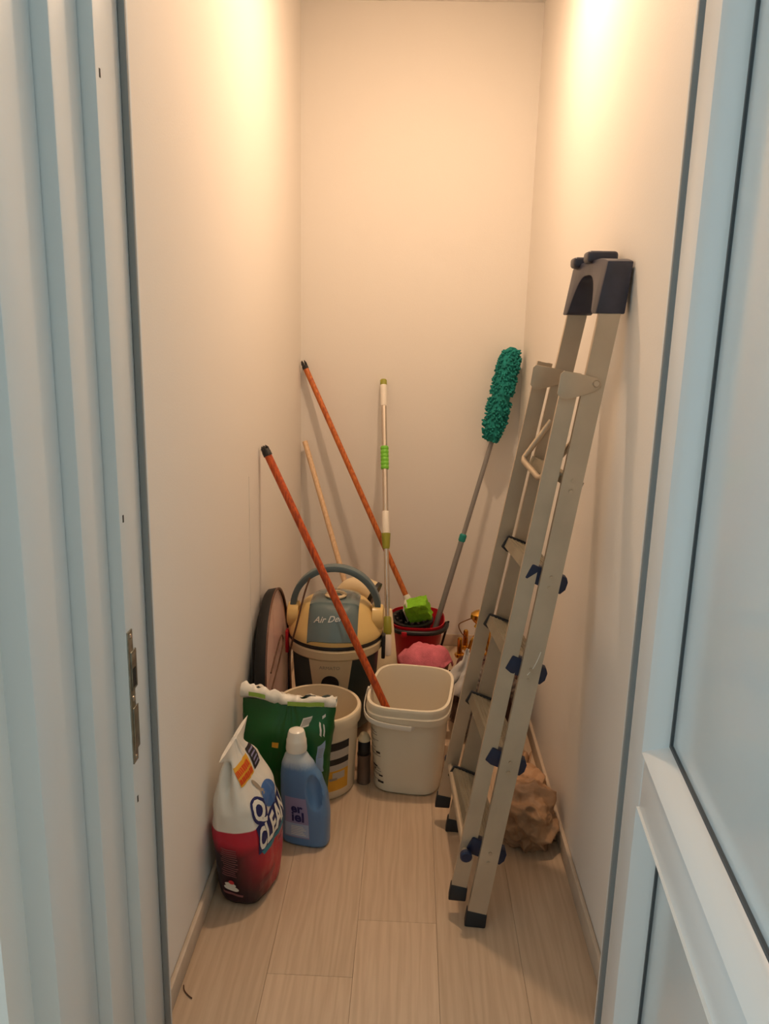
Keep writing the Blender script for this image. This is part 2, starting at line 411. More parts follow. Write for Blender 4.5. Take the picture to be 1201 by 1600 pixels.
for z0, z1 in ((0.012, 0.13), (0.645, 0.750), (1.97, 2.08)):
    build(dbox(0.1215, DW-0.1095, 0.0005, DT-0.0005, z0, z1), 'rail', M['pvc'], door, bevel=0.004, bseg=3)
def bead(z0, z1, nm):
    # four sloped glazing beads around an opening
    s0, s1, g, d = 0.122, DW-0.11, 0.028, 0.030
    def strip(a, b, c, e):
        return MB().hexa([a, b, b + DN2*0.034, a + DN2*0.034], [e, c, c + DN2*0.004, e + DN2*0.004])
    cs = [(s0, z0), (s1, z0), (s1, z1), (s0, z1)]; ci = [(s0+g, z0+g), (s1-g, z0+g), (s1-g, z1-g), (s0+g, z1-g)]
    for i in range(4):
        j = (i+1) % 4
        mb = MB(); N = 5; rows = []
        for k in range(N+1):
            t = k/N; dd = -0.004 + (d+0.004)*(1 - math.cos(t*PI/2))*0.55 + (d+0.004)*t*0.45
            rows.append((dp(lerp(cs[i][0], ci[i][0], t), dd, lerp(cs[i][1], ci[i][1], t)), dp(lerp(cs[j][0], ci[j][0], t), dd, lerp(cs[j][1], ci[j][1], t))))
        vs = [p for r in rows for p in r] + [rows[0][0] + DN2*0.038, rows[0][1] + DN2*0.038, rows[-1][0] + DN2*0.004, rows[-1][1] + DN2*0.004]
        fs = [(2*k, 2*k+1, 2*k+3, 2*k+2) for k in range(N)]; b0 = 2*(N+1)
        fs += [(0, 1, b0+1, b0), (b0, b0+1, b0+3, b0+2), (2*N, 2*N+1, b0+3, b0+2), tuple([2*k for k in range(N+1)] + [b0+2, b0]), tuple([2*k+1 for k in range(N+1)] + [b0+3, b0+1])]
        build(mb.add(vs, fs), 'glazing_bead', M['pvc'], door, smooth=True)
    e = 0.006
    for a, b in (((s0+g, z0+g), (s0+g+e, z1-g)), ((s1-g-e, z0+g), (s1-g, z1-g)), ((s0+g+e, z0+g), (s1-g-e, z0+g+e)), ((s0+g+e, z1-g-e), (s1-g-e, z1-g))):
        build(dbox(a[0], b[0], 0.0295, 0.0335, a[1], b[1]), 'glass_seal', M['glassseal'], door)
    build(dbox(s0+g-0.004, s1-g+0.004, 0.034, 0.040, z0+g-0.004, z1-g+0.004), nm, M['glass'], door)
bead(0.745, 1.975, 'glass_pane')
bead(0.128, 0.648, 'lower_panel')

# ------------------------------------------------------------------ ceiling light
cl = thing('ceiling_light', (LAMP_POS[0], LAMP_POS[1], ZC), 'round warm white dome light on the closet ceiling', 'lamp')
build(MB().lathe([(0.064, 0), (0.064, -0.010), (0.056, -0.014), (0.050, -0.014), (0.050, -0.006), (0.001, -0.006)], (LAMP_POS[0], LAMP_POS[1], ZC), 32, close=False), 'lamp_base', M['whitepl'], cl, smooth=True)
DOME = [(0.050*math.cos(a), -0.014-0.010*math.sin(a)) for a in [PI/2*k/8 for k in range(8)]] + [(0.0008, -0.024)]
build(MB().lathe(DOME, (LAMP_POS[0], LAMP_POS[1], ZC), 32), 'diffuser', M['lampglow'], cl, smooth=True)

# ------------------------------------------------------------------ step ladder
LA = thing('step_ladder', (0.17, 1.86, 0), 'folded aluminium step ladder with navy plastic feet leaning on the right wall', 'ladder')
An0, An1 = Vector((0.193, 1.640, 0.012)), Vector((0.428, 1.762, 1.500))
Af0, Af1 = Vector((0.163, 2.030, 0.012)), Vector((0.405, 2.005, 1.500))
Bn0, Bn1 = Vector((0.150, 1.672, 0.058)), Vector((0.352, 1.765, 1.315))
Bf0, Bf1 = Vector((0.128, 2.062, 0.066)), Vector((0.330, 2.030, 1.325))
WD = (1, -0.06, 0)
def chan(w_, t_, sgn):     # C-channel opening towards the inside of the frame
    l, k = w_/2, 0.0022
    pr = [(-l, 0), (l, 0), (l, t_), (l-0.010, t_), (l-0.010, t_-k), (l-k, t_-k), (l-k, k), (-l+k, k), (-l+k, t_-k), (-l+0.010, t_-k), (-l+0.010, t_), (-l, t_)]
    return [(u, v*sgn) for u, v in pr]
def stile(p0, p1, w_, t_, sgn, nm):
    a = (p1-p0).normalized()
    return build(MB().profile_beam(p0, p1, WD, chan(w_, t_, sgn)), nm, M['alu'], LA)
gy = ((An1-An0).normalized().cross(Vector(WD))).y   # sign of the profile's second axis along y
sg = 1 if gy > 0 else -1
stile(An0, An1, 0.045, 0.022, sg, 'front_stile'); stile(Af0 - Vector((0, 0.022, 0)), Af1 - Vector((0, 0.022, 0)), 0.045, 0.022, sg, 'front_stile')
stile(Bn0, Bn1, 0.037, 0.020, sg, 'rear_stile'); stile(Bf0 - Vector((0, 0.020, 0)), Bf1 - Vector((0, 0.020, 0)), 0.037, 0.020, sg, 'rear_stile')
def foot(p0, p1, w_, t_, sgn):
    a = (p1-p0).normalized(); e = Vector(WD); e = (e - a*e.dot(a)).normalized(); g = a.cross(e)
    c0 = p0 + g*(t_/2*sgn); zb = p0.z - 0.012
    lo = [Vector(((c0 + e*(i*(w_/2+0.003)) + g*(j*(t_/2+0.004))).x, (c0 + e*(i*(w_/2+0.003)) + g*(j*(t_/2+0.004))).y, zb)) for i, j in ((-1,-1),(1,-1),(1,1),(-1,1))]
    hi = [c0 + a*0.026 + e*(i*(w_/2+0.002)) + g*(j*(t_/2+0.002)) for i, j in ((-1,-1),(1,-1),(1,1),(-1,1))]
    build(MB().hexa(lo, hi), 'foot', M['blackrub'], LA, bevel=0.003)
foot(An0, An1, 0.045, 0.022, sg); foot(Af0, Af1, 0.045, 0.022, -sg)
foot(Bn0, Bn1, 0.037, 0.020, sg); foot(Bf0, Bf1, 0.037, 0.020, -sg)
def onst(p0, p1, z): return p0.lerp(p1, (z - p0.z)/(p1.z - p0.z))
TS = math.radians(-21); tx = Vector((math.cos(TS), 0, math.sin(TS))); tn = Vector((-math.sin(TS), 0, math.cos(TS)))
for z in (0.195, 0.424, 0.650, 0.866, 1.085):
    n0 = onst(An0, An1, z-0.015); f0 = onst(Af0, Af1, z-0.015)
    wd = 0.082 if z < 1 else 0.060; back = 0.040 if z < 1 else 0.026
    def tp(base, u, y, d): return Vector((base.x, y, z)) + tx*(u - back) + tn*d
    yn, yf = n0.y + 0.0235, f0.y - 0.0235
    lo = []; hi = []
    mb = MB()
    mb.hexa([tp(n0,0,yn,-0.004), tp(n0,wd,yn,-0.004), tp(f0,wd,yf,-0.004), tp(f0,0,yf,-0.004)], [tp(n0,0,yn,0), tp(n0,wd,yn,0), tp(f0,wd,yf,0), tp(f0,0,yf,0)])
    mb.hexa([tp(n0,0,yn,-0.026), tp(n0,0.003,yn,-0.026), tp(f0,0.003,yf,-0.026), tp(f0,0,yf,-0.026)], [tp(n0,0,yn,-0.0041), tp(n0,0.003,yn,-0.0041), tp(f0,0.003,yf,-0.0041), tp(f0,0,yf,-0.0041)])
    mb.hexa([tp(n0,wd-0.003,yn,-0.030), tp(n0,wd,yn,-0.030), tp(f0,wd,yf,-0.030), tp(f0,wd-0.003,yf,-0.030)], [tp(n0,wd-0.003,yn,-0.0041), tp(n0,wd,yn,-0.0041), tp(f0,wd,yf,-0.0041), tp(f0,wd-0.003,yf,-0.0041)])
    for k in range(7):     # grip ribs along the tread
        u = 0.010 + k*(wd-0.02)/6
        mb.hexa([tp(n0,u-0.0012,yn,0.0001), tp(n0,u+0.0012,yn,0.0001), tp(f0,u+0.0012,yf,0.0001), tp(f0,u-0.0012,yf,0.0001)], [tp(n0,u-0.0008,yn,0.0014), tp(n0,u+0.0008,yn,0.0014), tp(f0,u+0.0008,yf,0.0014), tp(f0,u-0.0008,yf,0.0014)])
    tr = build(mb, 'tread', M['alu_tread'], LA)
    if z < 1:
        for base, ya, yb, m_ in ((n0, yn-0.0015, yn+0.022, 'navy'), (f0, yf-0.006, yf+0.0015, 'blackrub')):
            poly = [(-0.006, -0.030), (-0.003, 0.004), (0.0, 0.0055), (wd, 0.0055), (wd+0.007, -0.004), (wd+0.009, -0.022), (wd+0.002, -0.036), (0.010, -0.036)]
            p = Vector((base.x, ya, z)) - tx*back
            build(MB().prism(poly, p, tx, tn, Vector((0, yb-ya, 0))), 'tread_cap', M[m_], tr, bevel=0.0015)
    for p_, s_ in ((n0, -1), (f0, -1)):
        for dz in (-0.012, 0.012):
            q = onst(*( (An0, An1) if p_ is n0 else (Af0, Af1)), z-0.015+dz)
            build(MB().tube([q + Vector((0, -0.0035 if p_ is n0 else -0.0245, 0)), q + Vector((0, 0.003 if p_ is n0 else -0.020, 0))], 0.0042, 10), 'rivet', M['alu'], LA, smooth=True)
sc_ = onst(An0, An1, 0.66) + Vector((0, -0.0012, 0))
build(MB().tube(smoothpath([sc_ + Vector((-0.010, -0.0015, -0.026)), sc_ + Vector((0.003, -0.0006, -0.008)), sc_ + Vector((0.012, 0.0010, 0.012)), sc_ + Vector((0.018, 0.0025, 0.030))], 5), 0.0011, 6), 'paint_streak', M['whitepl'], LA, smooth=True)
# bottom cross tube of the rear frame with round end caps
cb0, cb1 = onst(Bn0, Bn1, 0.178) + Vector((-0.004, -0.016, 0)), onst(Bf0, Bf1, 0.190) + Vector((-0.004, 0.012, 0))
build(MB().tube([cb0, cb1], 0.009, 14), 'cross_tube', M['alu'], LA, smooth=True)
build(MB().tube([cb0 + Vector((0,-0.012,0)), cb0 + Vector((0,-0.009,0)), cb0 + Vector((0,0.001,0))], [0.011, 0.0145, 0.0145], 20), 'tube_cap', M['navy'], LA, smooth=True)
build(MB().tube([cb1 + Vector((0,-0.001,0)), cb1 + Vector((0,0.009,0)), cb1 + Vector((0,0.012,0))], [0.0145, 0.0145, 0.011], 20), 'tube_cap', M['navy'], LA, smooth=True)
# hinge plates at the head of the rear frame
def plate(q, y, d):
    poly = [(-0.034, 0.020), (-0.028, 0.027), (0.020, 0.022), (0.046, 0.018), (0.056, 0.008), (0.056, -0.003), (0.046, -0.012), (0.010, -0.026), (-0.012, -0.033), (-0.026, -0.031), (-0.034, -0.022)]
    b = build(MB().prism(poly, Vector((q.x, y, q.z)), Vector((0.985, 0, -0.05)), Vector((0.10, 0, 0.99)), Vector((0, d, 0))), 'hinge_plate', M['alu'], LA, bevel=0.001)
    c = Vector((q.x+0.046, y, q.z+0.003))
    build(MB().tube([c + Vector((0,-0.003,0)), c, c + Vector((0,d+0.003,0))], [0.006, 0.008, 0.008], 16), 'rivet', M['alu'], b, smooth=True)
qn, qf = onst(Bn0, Bn1, 1.290), onst(Bf0, Bf1, 1.292)
plate(qn + Vector((0.004,0,0)), min(qn.y, onst(An0, An1, 1.29).y) - 0.006, 0.004)
plate(qf + Vector((0.004,0,0)), min(qf.y, onst(Af0, Af1, 1.29).y) - 0.026, 0.004)
# locking hoop
h = [onst(Af0, Af1, 1.185) + Vector((-0.004, -0.030, 0)), Vector((0.288, 1.972, 1.092)), Vector((0.285, 1.955, 1.085)), Vector((0.302, 1.830, 1.068)), Vector((0.306, 1.812, 1.070)), onst(An0, An1, 1.175) + Vector((-0.004, 0.030, 0))]
build(MB().tube(h, 0.0072, 12), 'locking_hoop', M['alu'], LA, smooth=True)
# head cap: an arch over both front stiles
tn_, tf_ = An1, Af1
def arch(u):   # inner underside heights for u 0..1 from near to far
    return 0.030 - 0.105 * (abs(2*u-1) ** 5)
xs = lambda u, z: lerp(An1.x, Af1.x, u) + (z) * 0.157
mb = MB(); N = 26; rows = []
y0c, y1c = An1.y - 0.008, Af1.y + 0.008
for i in range(N+1):
    u = i/N; y = lerp(y0c, y1c, u)
    inn = min(max((y - (An1.y+0.030))/((Af1.y-0.030)-(An1.y+0.030)), 0), 1)
    zb = -0.060 if (y < An1.y+0.026 or y > Af1.y-0.026) else -0.060 + 0.085 * (1 - abs(2*inn-1)**3.2)
    zt = 0.058 - 0.010*abs(2*u-1)**4
    hw = 0.031
    rows.append([Vector((xs(u, zb)-hw, y, 1.50+zb)), Vector((xs(u, zb)+hw, y, 1.50+zb)), Vector((xs(u, zt)+hw-0.008, y, 1.50+zt)), Vector((xs(u, zt)-hw, y, 1.50+zt))])
vs = [p for r in rows for p in r]
fs = [(4*i+k, 4*i+(k+1)%4, 4*i+4+(k+1)%4, 4*i+4+k) for i in range(N) for k in range(4)] + [(0,1,2,3), (4*N+3,4*N+2,4*N+1,4*N)]
cp = build(mb.add(vs, fs), 'head_cap', M['cap'], LA, bevel=0.003)
build(MB().box((0.372, 1.955, 1.548), (0.442, 2.006, 1.572)), 'tool_hook', M['cap'], cp, bevel=0.008, bseg=3)
build(MB().box((0.384, 1.860, 1.552), (0.452, 1.915, 1.578)), 'tool_hook', M['cap'], cp, bevel=0.008, bseg=3)

# ------------------------------------------------------------------ long handles
def shaft(p0, p1, r, n=14): return [along(p0, p1, i/n) for i in range(n+1)], [r]*(n+1)
# broom handle standing in the big bucket
P0, P1 = Vector((0.060, 2.262, 0.018)), Vector((-0.4445, 2.437, 1.012))
o1 = thing('broom_handle', P0, 'orange varnished wooden pole with a pointed black tip standing in the big white bucket', 'pole')
pp, rr = shaft(P0, P1, 0.0122); build(MB().tube(pp, rr, 16), 'shaft', M['orange'], o1, smooth=True)
ax = (P1-P0).normalized()
tipmb = MB().tube([P1 - ax*0.012, P1 + ax*0.002, P1 + ax*0.010], [0.0142, 0.0142, 0.0120], 10)
for k in range(4):
    a = k*PI/2; d = Vector((math.cos(a), math.sin(a), 0)); d = (d - ax*d.dot(ax)).normalized()
    tipmb.tube([P1 + ax*0.004 + d*0.008, P1 + ax*0.014 + d*0.0085, P1 + ax*0.023 + d*0.006], [0.0052, 0.0048, 0.0008], 6)
build(tipmb, 'tip', M['black'], o1, smooth=True)
# lime broom, its handle in the far left corner
Q0, Q1 = Vector((0.012, 3.142, 0.300)), Vector((-0.446, 3.352, 1.232))
o2 = thing('deck_brush', (0.05, 3.11, 0.16), 'amber wooden handled brush with a lime green head resting in the red mop bucket', 'brush')
pp, rr = shaft(Q0, Q1, 0.0115); build(MB().tube(pp, rr, 16), 'handle', M['orange2'], o2, smooth=True)
ax2 = (Q1-Q0).normalized()
tm = MB().tube([Q1 - ax2*0.010, Q1 + ax2*0.004], [0.0130, 0.0126], 10)
for k in range(3):
    a = k*2*PI/3 + 0.4; d = Vector((math.cos(a), math.sin(a), 0)); d = (d - ax2*d.dot(ax2)).normalized()
    tm.tube([Q1 + d*0.008, Q1 + ax2*0.016 + d*0.009, Q1 + ax2*0.028 + d*0.008], [0.0050, 0.0046, 0.0012], 6)
build(tm, 'tip', M['black'], o2, smooth=True)
build(MB().tube([Q0 - ax2*0.030, Q0 + ax2*0.006, Q0 + ax2*0.018], [0.0160, 0.0150, 0.0125], 14), 'ferrule', M['whitepl'], o2, smooth=True)
hd = MB()
hc = Vector((0.058, 3.105, 0.266)); e1 = Vector((0.80, -0.12, 0.26)).normalized(); e2 = Vector((-0.28, -0.30, 0.90)); e2 = (e2 - e1*e2.dot(e1)).normalized(); e3 = e1.cross(e2)
N = 10; vs = []; 
def hdpt(a, b, c):
    p = hc + e1*(a*0.046) + e2*(b*0.042) + e3*(c*0.030)
    return p + Vector((noise.noise(p*60), noise.noise(p*60+Vector((9,0,0))), noise.noise(p*60+Vector((0,9,0)))))*0.007
def gridface(fn):
    o = len(hd.v)
    hd.v += [fn(-1+2*i/N, -1+2*j/N) for j in range(N+1) for i in range(N+1)]
    hd.f += [(o+j*(N+1)+i, o+j*(N+1)+i+1, o+(j+1)*(N+1)+i+1, o+(j+1)*(N+1)+i) for j in range(N) for i in range(N)]
for c in (-1, 1):
    gridface(lambda a, b: hdpt(a, b, c)); gridface(lambda a, b: hdpt(a, c, b)); gridface(lambda a, b: hdpt(c, a, b))
build(hd, 'bristle_block', M['limebr'], o2, smooth=True, auto=60)
for bx_ in ((-0.8, 0.9, 1.15), (-1.15, 0.1, 0.9)):
    pA = hc + e1*(bx_[0]*0.046) + e2*(bx_[1]*0.042+0.014) + e3*0.01; pB = pA - e1*0.034 + e2*0.012
    build(MB().beam(pA - e2*0.05, pA + e2*0.012, tuple(e3), 0.030, 0.006), 'clip', M['whitepl'], o2, bevel=0.002)
build(MB().tube([Q0 - ax2*0.026, hc - e1*0.036 + e2*0.006], 0.011, 12), 'socket', M['whitepl'], o2, smooth=True)
# pale handle behind the vacuum cleaner
R0, R1 = Vector((-0.115, 2.945, 0.010)), Vector((-0.446, 3.350, 0.918))
o3 = thing('pale_pole', R0, 'plain pale wooden pole leaning in the corner behind the vacuum cleaner', 'pole')
pp, rr = shaft(R0, R1, 0.0112); build(MB().tube(pp, rr, 16), 'shaft', M['palewood'], o3, smooth=True)
build(MB().tube([R0, R0 + (R1-R0)*0.03], [0.0122, 0.0118], 14), 'end_sleeve', M['whitepl'], o3, smooth=True)
# flat mop with chrome telescopic pole
S0, S1 = Vector((-0.060, 2.905, 0.185)), Vector((-0.117, 3.360, 1.186))
o4 = thing('flat_mop', (-0.05, 2.85, 0), 'chrome telescopic flat mop with lime grip standing against the back wall', 'mop')
def sz(z): return along(S0, S1, (z - S0.z)/(S1.z - S0.z))
build(MB().tube([sz(0.185), sz(0.60)], 0.0098, 16), 'lower_tube', M['chrome'], o4, smooth=True)
build(MB().tube([sz(0.60), sz(1.10)], 0.0112, 16), 'upper_tube', M['chrome'], o4, smooth=True)
build(MB().tube([sz(1.082), sz(1.090), sz(1.165)], [0.0125, 0.0140, 0.0140], 16), 'end_grip', M['whitepl'], o4, smooth=True)
build(MB().tube([sz(1.165), sz(1.184), sz(1.187)], [0.0142, 0.0142, 0.012], 16), 'end_cap', M['olive'], o4, smooth=True)
g = []; gr = []
for k in range(31):
    g.append(sz(0.835 + 0.088*k/30)); gr.append(0.0150 + 0.0022*abs(math.sin(k/30*PI*6)))
build(MB().tube(g, gr, 16), 'ribbed_grip', M['lime'], o4, smooth=True)
build(MB().tube([sz(0.590), sz(0.594), sz(0.672), sz(0.676)], [0.0150, 0.0158, 0.0142, 0.012], 16), 'locking_sleeve', M['whitepl'], o4, smooth=True)
build(MB().tube([sz(0.535), sz(0.545), sz(0.592)], [0.0125, 0.0150, 0.0185], 16), 'locking_nut', M['olive'], o4, smooth=True)
build(MB().tube([sz(0.225), sz(0.235), sz(0.285), sz(0.290)], [0.0150, 0.0180, 0.0160, 0.012], 16), 'lower_sleeve', M['olive'], o4, smooth=True)
build(MB().tube([sz(0.150), sz(0.158), sz(0.215), sz(0.228)], [0.0130, 0.0170, 0.0175, 0.0140], 16), 'joint', M['whitepl'], o4, smooth=True)
build(MB().hexa([(-0.140, 2.800, 0.002), (-0.002, 2.800, 0.002), (-0.002, 2.813, 0.002), (-0.140, 2.813, 0.002)], [(-0.086, 2.962, 0.315), (-0.048, 2.962, 0.315), (-0.048, 2.975, 0.318), (-0.086, 2.975, 0.318)]), 'mop_plate', M['vac_cream'], o4, bevel=0.004)
# duster mop with teal chenille head
T0, T1 = Vector((0.102, 3.134, 0.055)), Vector((0.402, 3.318, 1.180))
o5 = thing('chenille_duster', (0.10, 3.13, 0.055), 'teal chenille duster head up on a grey pole in the back right corner', 'duster')
def tz(z): return along(T0, T1, (z - T0.z)/(T1.z - T0.z))
build(MB().tube([tz(0.055), tz(0.545)], 0.0118, 14), 'lower_tube', M['greypole'], o5, smooth=True)
build(MB().tube([tz(0.545), tz(1.10)], 0.0098, 14), 'upper_tube', M['greypole'], o5, smooth=True)
build(MB().tube([tz(0.535), tz(0.540), tz(0.562), tz(0.567)], [0.0125, 0.0150, 0.0150, 0.011], 14), 'joint_ring', M['tealp'], o5, smooth=True)
U0, U1 = Vector((0.330, 3.262, 0.945)), Vector((0.412, 3.322, 1.340)); ua = (U1-U0).normalized()
us = Vector((0.80, -0.55, 0)); us = (us - ua*us.dot(ua)).normalized(); un = ua.cross(us)
if un.y > 0: un = -un
core = MB().tube([along(U0, U1, t) for t in [0.02, 0.06, 0.2, 0.5, 0.8, 0.94, 0.98]], [0.014, 0.030, 0.038, 0.038, 0.038, 0.030, 0.014], 14, squash=1.0)
build(core, 'head_core', M['teal'], o5, smooth=True)
nd = MB(); rnd = random.Random(3)
for i in range(900):
    t = rnd.uniform(0.03, 0.97); a = rnd.uniform(0, 2*PI)
    if 0.455 < t < 0.485: continue
    wd = 0.038*min(1, 6*t, 6*(1-t))**0.5
    base = along(U0, U1, t) + us*(math.cos(a)*wd*1.0) + un*(math.sin(a)*wd*0.85)
    d = (us*math.cos(a) + un*math.sin(a) + ua*rnd.uniform(-0.9, 0.9)*(1 if rnd.random() < 0.7 else 0.3) + Vector((rnd.uniform(-.5,.5), rnd.uniform(-.5,.5), rnd.uniform(-.7,.3)))*0.7).normalized()
    L = rnd.uniform(0.010, 0.019)
    tip = base + d*L
    if tip.x > XR-0.004: tip.x = XR-0.004
    if tip.y > YB-0.004: tip.y = YB-0.004
    nd.tube([base, base.lerp(tip, 0.5), base.lerp(tip, 0.9), tip], [0.0042, 0.0046, 0.0042, 0.0018], 6)
b5 = build(nd, 'chenille_pile', M['teal'], o5, smooth=True, weld=False); b5['kind'] = 'stuff'

# ------------------------------------------------------------------ red mop bucket
mbk = thing('mop_bucket', (0.055, 3.14, 0), 'red oval mop bucket with a black wringer basket by the back wall', 'bucket')
RK = [(0, 0.055, 3.14, 0.082, 0.098, 2.6), (0.19, 0.055, 3.14, 0.106, 0.124, 2.8), (0.205, 0.055, 3.14, 0.114, 0.132, 2.8), (0.222, 0.055, 3.14, 0.115, 0.133, 2.8)]
RL = Loft(RK)
def shell(outer, inner_off, z_floor, nz=14, seg=48):
    mb = MB(); z0, z1 = outer.k[0][0], outer.k[-1][0]
    zs = [z0 + (z1-z0)*i/nz for i in range(nz+1)]
    ring = [[outer.pt(2*PI*k/seg, z) for k in range(seg)] for z in zs]
    inn = [[outer.pt(2*PI*k/seg, z, -inner_off) for k in range(seg)] for z in reversed(zs) if z >= z_floor]
    allr = ring + inn; vs = [p for r in allr for p in r]; n = len(allr)
    fs = [(i*seg+k, i*seg+(k+1)%seg, (i+1)*seg+(k+1)%seg, (i+1)*seg+k) for i in range(n-1) for k in range(seg)]
    fs += [tuple(range(seg-1,-1,-1)), tuple((n-1)*seg+k for k in range(seg))]
    return mb.add(vs, fs)
build(shell(RL, 0.004, 0.01, 16), 'tub', M['red'], mbk, smooth=True, auto=50)
wmb = MB().lathe([(0.058, 0.075), (0.066, 0.080), (0.086, 0.205), (0.096, 0.214), (0.096, 0.226), (0.080, 0.226), (0.063, 0.088), (0.056, 0.083)], (0.046, 3.122, 0), 40, close=False)
for p_ in wmb.v: p_.x = 0.034 + (p_.x-0.046)*0.92; p_.y = 3.122 + (p_.y-3.122)*1.14
wr = build(wmb, 'wringer_basket', M['black'], mbk, smooth=True)
for k in range(16):
    a = 2*PI*k/16
    build(MB().beam((0.034+0.052*math.cos(a), 3.122+0.066*math.sin(a), 0.09), (0.034+0.067*math.cos(a), 3.122+0.088*math.sin(a), 0.236), (math.cos(a), math.sin(a), 0), 0.010, 0.012), 'wringer_rib', M['black'], wr, bevel=0.003)
hp = [RL.pt(-PI+0.15+(PI-0.3)*i/20, 0.204, 0.010) for i in range(21)]
build(MB().tube(hp, 0.0100, 10, squash=1.0), 'carry_handle', M['black'], mbk, smooth=True)
build(MB().tube([RL.pt(-0.16, 0.195, 0.006), RL.pt(-0.16, 0.215, 0.016), RL.pt(-0.16, 0.10, 0.010)], 0.005, 8), 'handle_arm', M['black'], mbk, smooth=True)
hx = RL.pt(-PI*0.61, 0.200, 0.022)
build(MB().box((hx.x-0.011, hx.y-0.006, hx.z-0.010), (hx.x+0.011, hx.y+0.004, hx.z+0.010)), 'handle_clip', M['red'], mbk, bevel=0.003)

# ------------------------------------------------------------------ maroon basin with pink cloth
bs = thing('small_basin', (0.090, 2.838, 0), 'dark red plastic pail under the pink cloth', 'pail')
BL_ = Loft([(0, 0.090, 2.838, 0.070, 0.070, 2), (0.145, 0.090, 2.838, 0.086, 0.086, 2), (0.150, 0.090, 2.838, 0.090, 0.090, 2), (0.158, 0.090, 2.838, 0.090, 0.090, 2)])
build(shell(BL_, 0.004, 0.01, 14), 'tub', M['maroon'], bs, smooth=True, auto=50)
build(MB().tube([BL_.pt(-PI*0.95+PI*0.9*i/16, 0.128-0.03*math.sin(PI*i/16), 0.008) for i in range(17)], 0.0035, 8), 'bail', M['black'], bs, smooth=True)
ck = MB(); NR, NS = 16, 64; vs = [Vector((0.086, 2.832, 0.224))]
for i in range(1, NR+1):
    t = i/NR
    for k in range(NS):
        a = 2*PI*k/NS
        rr_ = (0.094 + 0.008*math.sin(2*a+1) + 0.005*math.sin(5*a)) * t
        x = 0.086 + rr_*1.02*math.cos(a); y = 2.832 + rr_*1.05*math.sin(a)
        z = 0.166 + 0.050*(1 - t**2.6) - (0.016+0.012*math.sin(3*a+2))*max(0, t-0.82)/0.18
        z += 0.020*(0.4-abs(noise.noise(Vector((x*16, y*16, 2.2)))))*min(1, 3*(1-t)) + 0.014*noise.noise(Vector((x*22, y*22, 1.3))) + 0.005*noise.noise(Vector((x*60, y*60, 4)))
        if rr_ > 0.078: z = max(z, 0.1625 if rr_ < 0.0975 else 0.140)
        vs.append(Vector((x, y, z)))
fs = [(0, 1+k, 1+(k+1) % NS) for k in range(NS)] + [(1+i*NS+k, 1+(i+1)*NS+k, 1+(i+1)*NS+(k+1) % NS, 1+i*NS+(k+1) % NS) for i in range(NR-1) for k in range(NS)]
pk = tag(build(ck.add(vs, fs), 'cleaning_cloth', M['pink'], origin=(0.086, 2.832, 0.15), smooth=True, auto=180), 'crumpled pink microfibre cloth heaped on the dark red pail', 'cloth')
sm = pk.modifiers.new('solid', 'SOLIDIFY'); sm.thickness = 0.004; sm.offset = 1

# ------------------------------------------------------------------ brown bag with grey cloth, ribbed hose, brass chandelier
def lump(c, rad, amp, seed, n=4, sub=5, floor=0.0, sq=2.0, ridged=0.0, fr=9.0, lim=None, aniso=False):
    bm = bmesh.new(); bmesh.ops.create_icosphere(bm, subdivisions=sub, radius=1.0)
    mb = MB(); vs = []
    for v in bm.verts:
        p = v.co.normalized()
        q = (abs(p.x)**sq + abs(p.y)**sq + abs(p.z)**sq) ** (1/sq); p = p/q
        w_ = Vector((p.x*rad[0], p.y*rad[1], p.z*rad[2]))
        nn = w_*fr + Vector((seed, seed*0.7, 0))
        d = amp*(noise.noise(nn) + 0.5*noise.noise(nn*2.3) + 0.25*noise.noise(nn*5.1))
        if ridged:
            q_ = Vector((nn.x*0.55 + 0.5*noise.noise(nn*0.8), nn.y*0.55, nn.z*1.9)) if aniso else nn*1.7
            q_ = q_ + Vector((noise.noise(nn*0.9), noise.noise(nn*0.9 + Vector((7,0,0))), noise.noise(nn*0.9 + Vector((0,7,0)))))*0.7
            d += ridged*(0.5 - abs(noise.noise(q_ + Vector((3,3,3))))**0.7)*2 + 0.4*ridged*(0.5 - abs(noise.noise(q_*2.4))**0.7)
            if aniso: d += 0.22*ridged*math.sin(95*(w_.z*0.8 + w_.x*0.35 + 0.05*noise.noise(nn*0.8)))
        w_ = w_ + p.normalized()*d
        z = c[2] + w_.z
        if z < floor: z = floor + 0.0005
        pt = Vector((c[0]+w_.x, c[1]+w_.y, z))
        if lim: pt.x = min(pt.x, lim)
        vs.append(pt)
    mb.add(vs, [tuple(v.index for v in f.verts) for f in bm.faces]); bm.free(); return mb
bb = thing('brown_bag', (0.31, 2.66, 0), 'dark brown leather bag slumped on the floor behind the ladder', 'bag')
build(lump((0.300, 2.650, 0.115), (0.118, 0.165, 0.118), 0.022, 4.2, sq=3.0, ridged=0.008, lim=0.446), 'body', M['brown'], bb, smooth=True, auto=180)
build(MB().tube(smoothpath([(0.23, 2.62, 0.20), (0.235, 2.60, 0.262), (0.30, 2.585, 0.285), (0.365, 2.60, 0.262), (0.37, 2.62, 0.20)]), 0.007, 8), 'handle', M['brown'], bb, smooth=True)
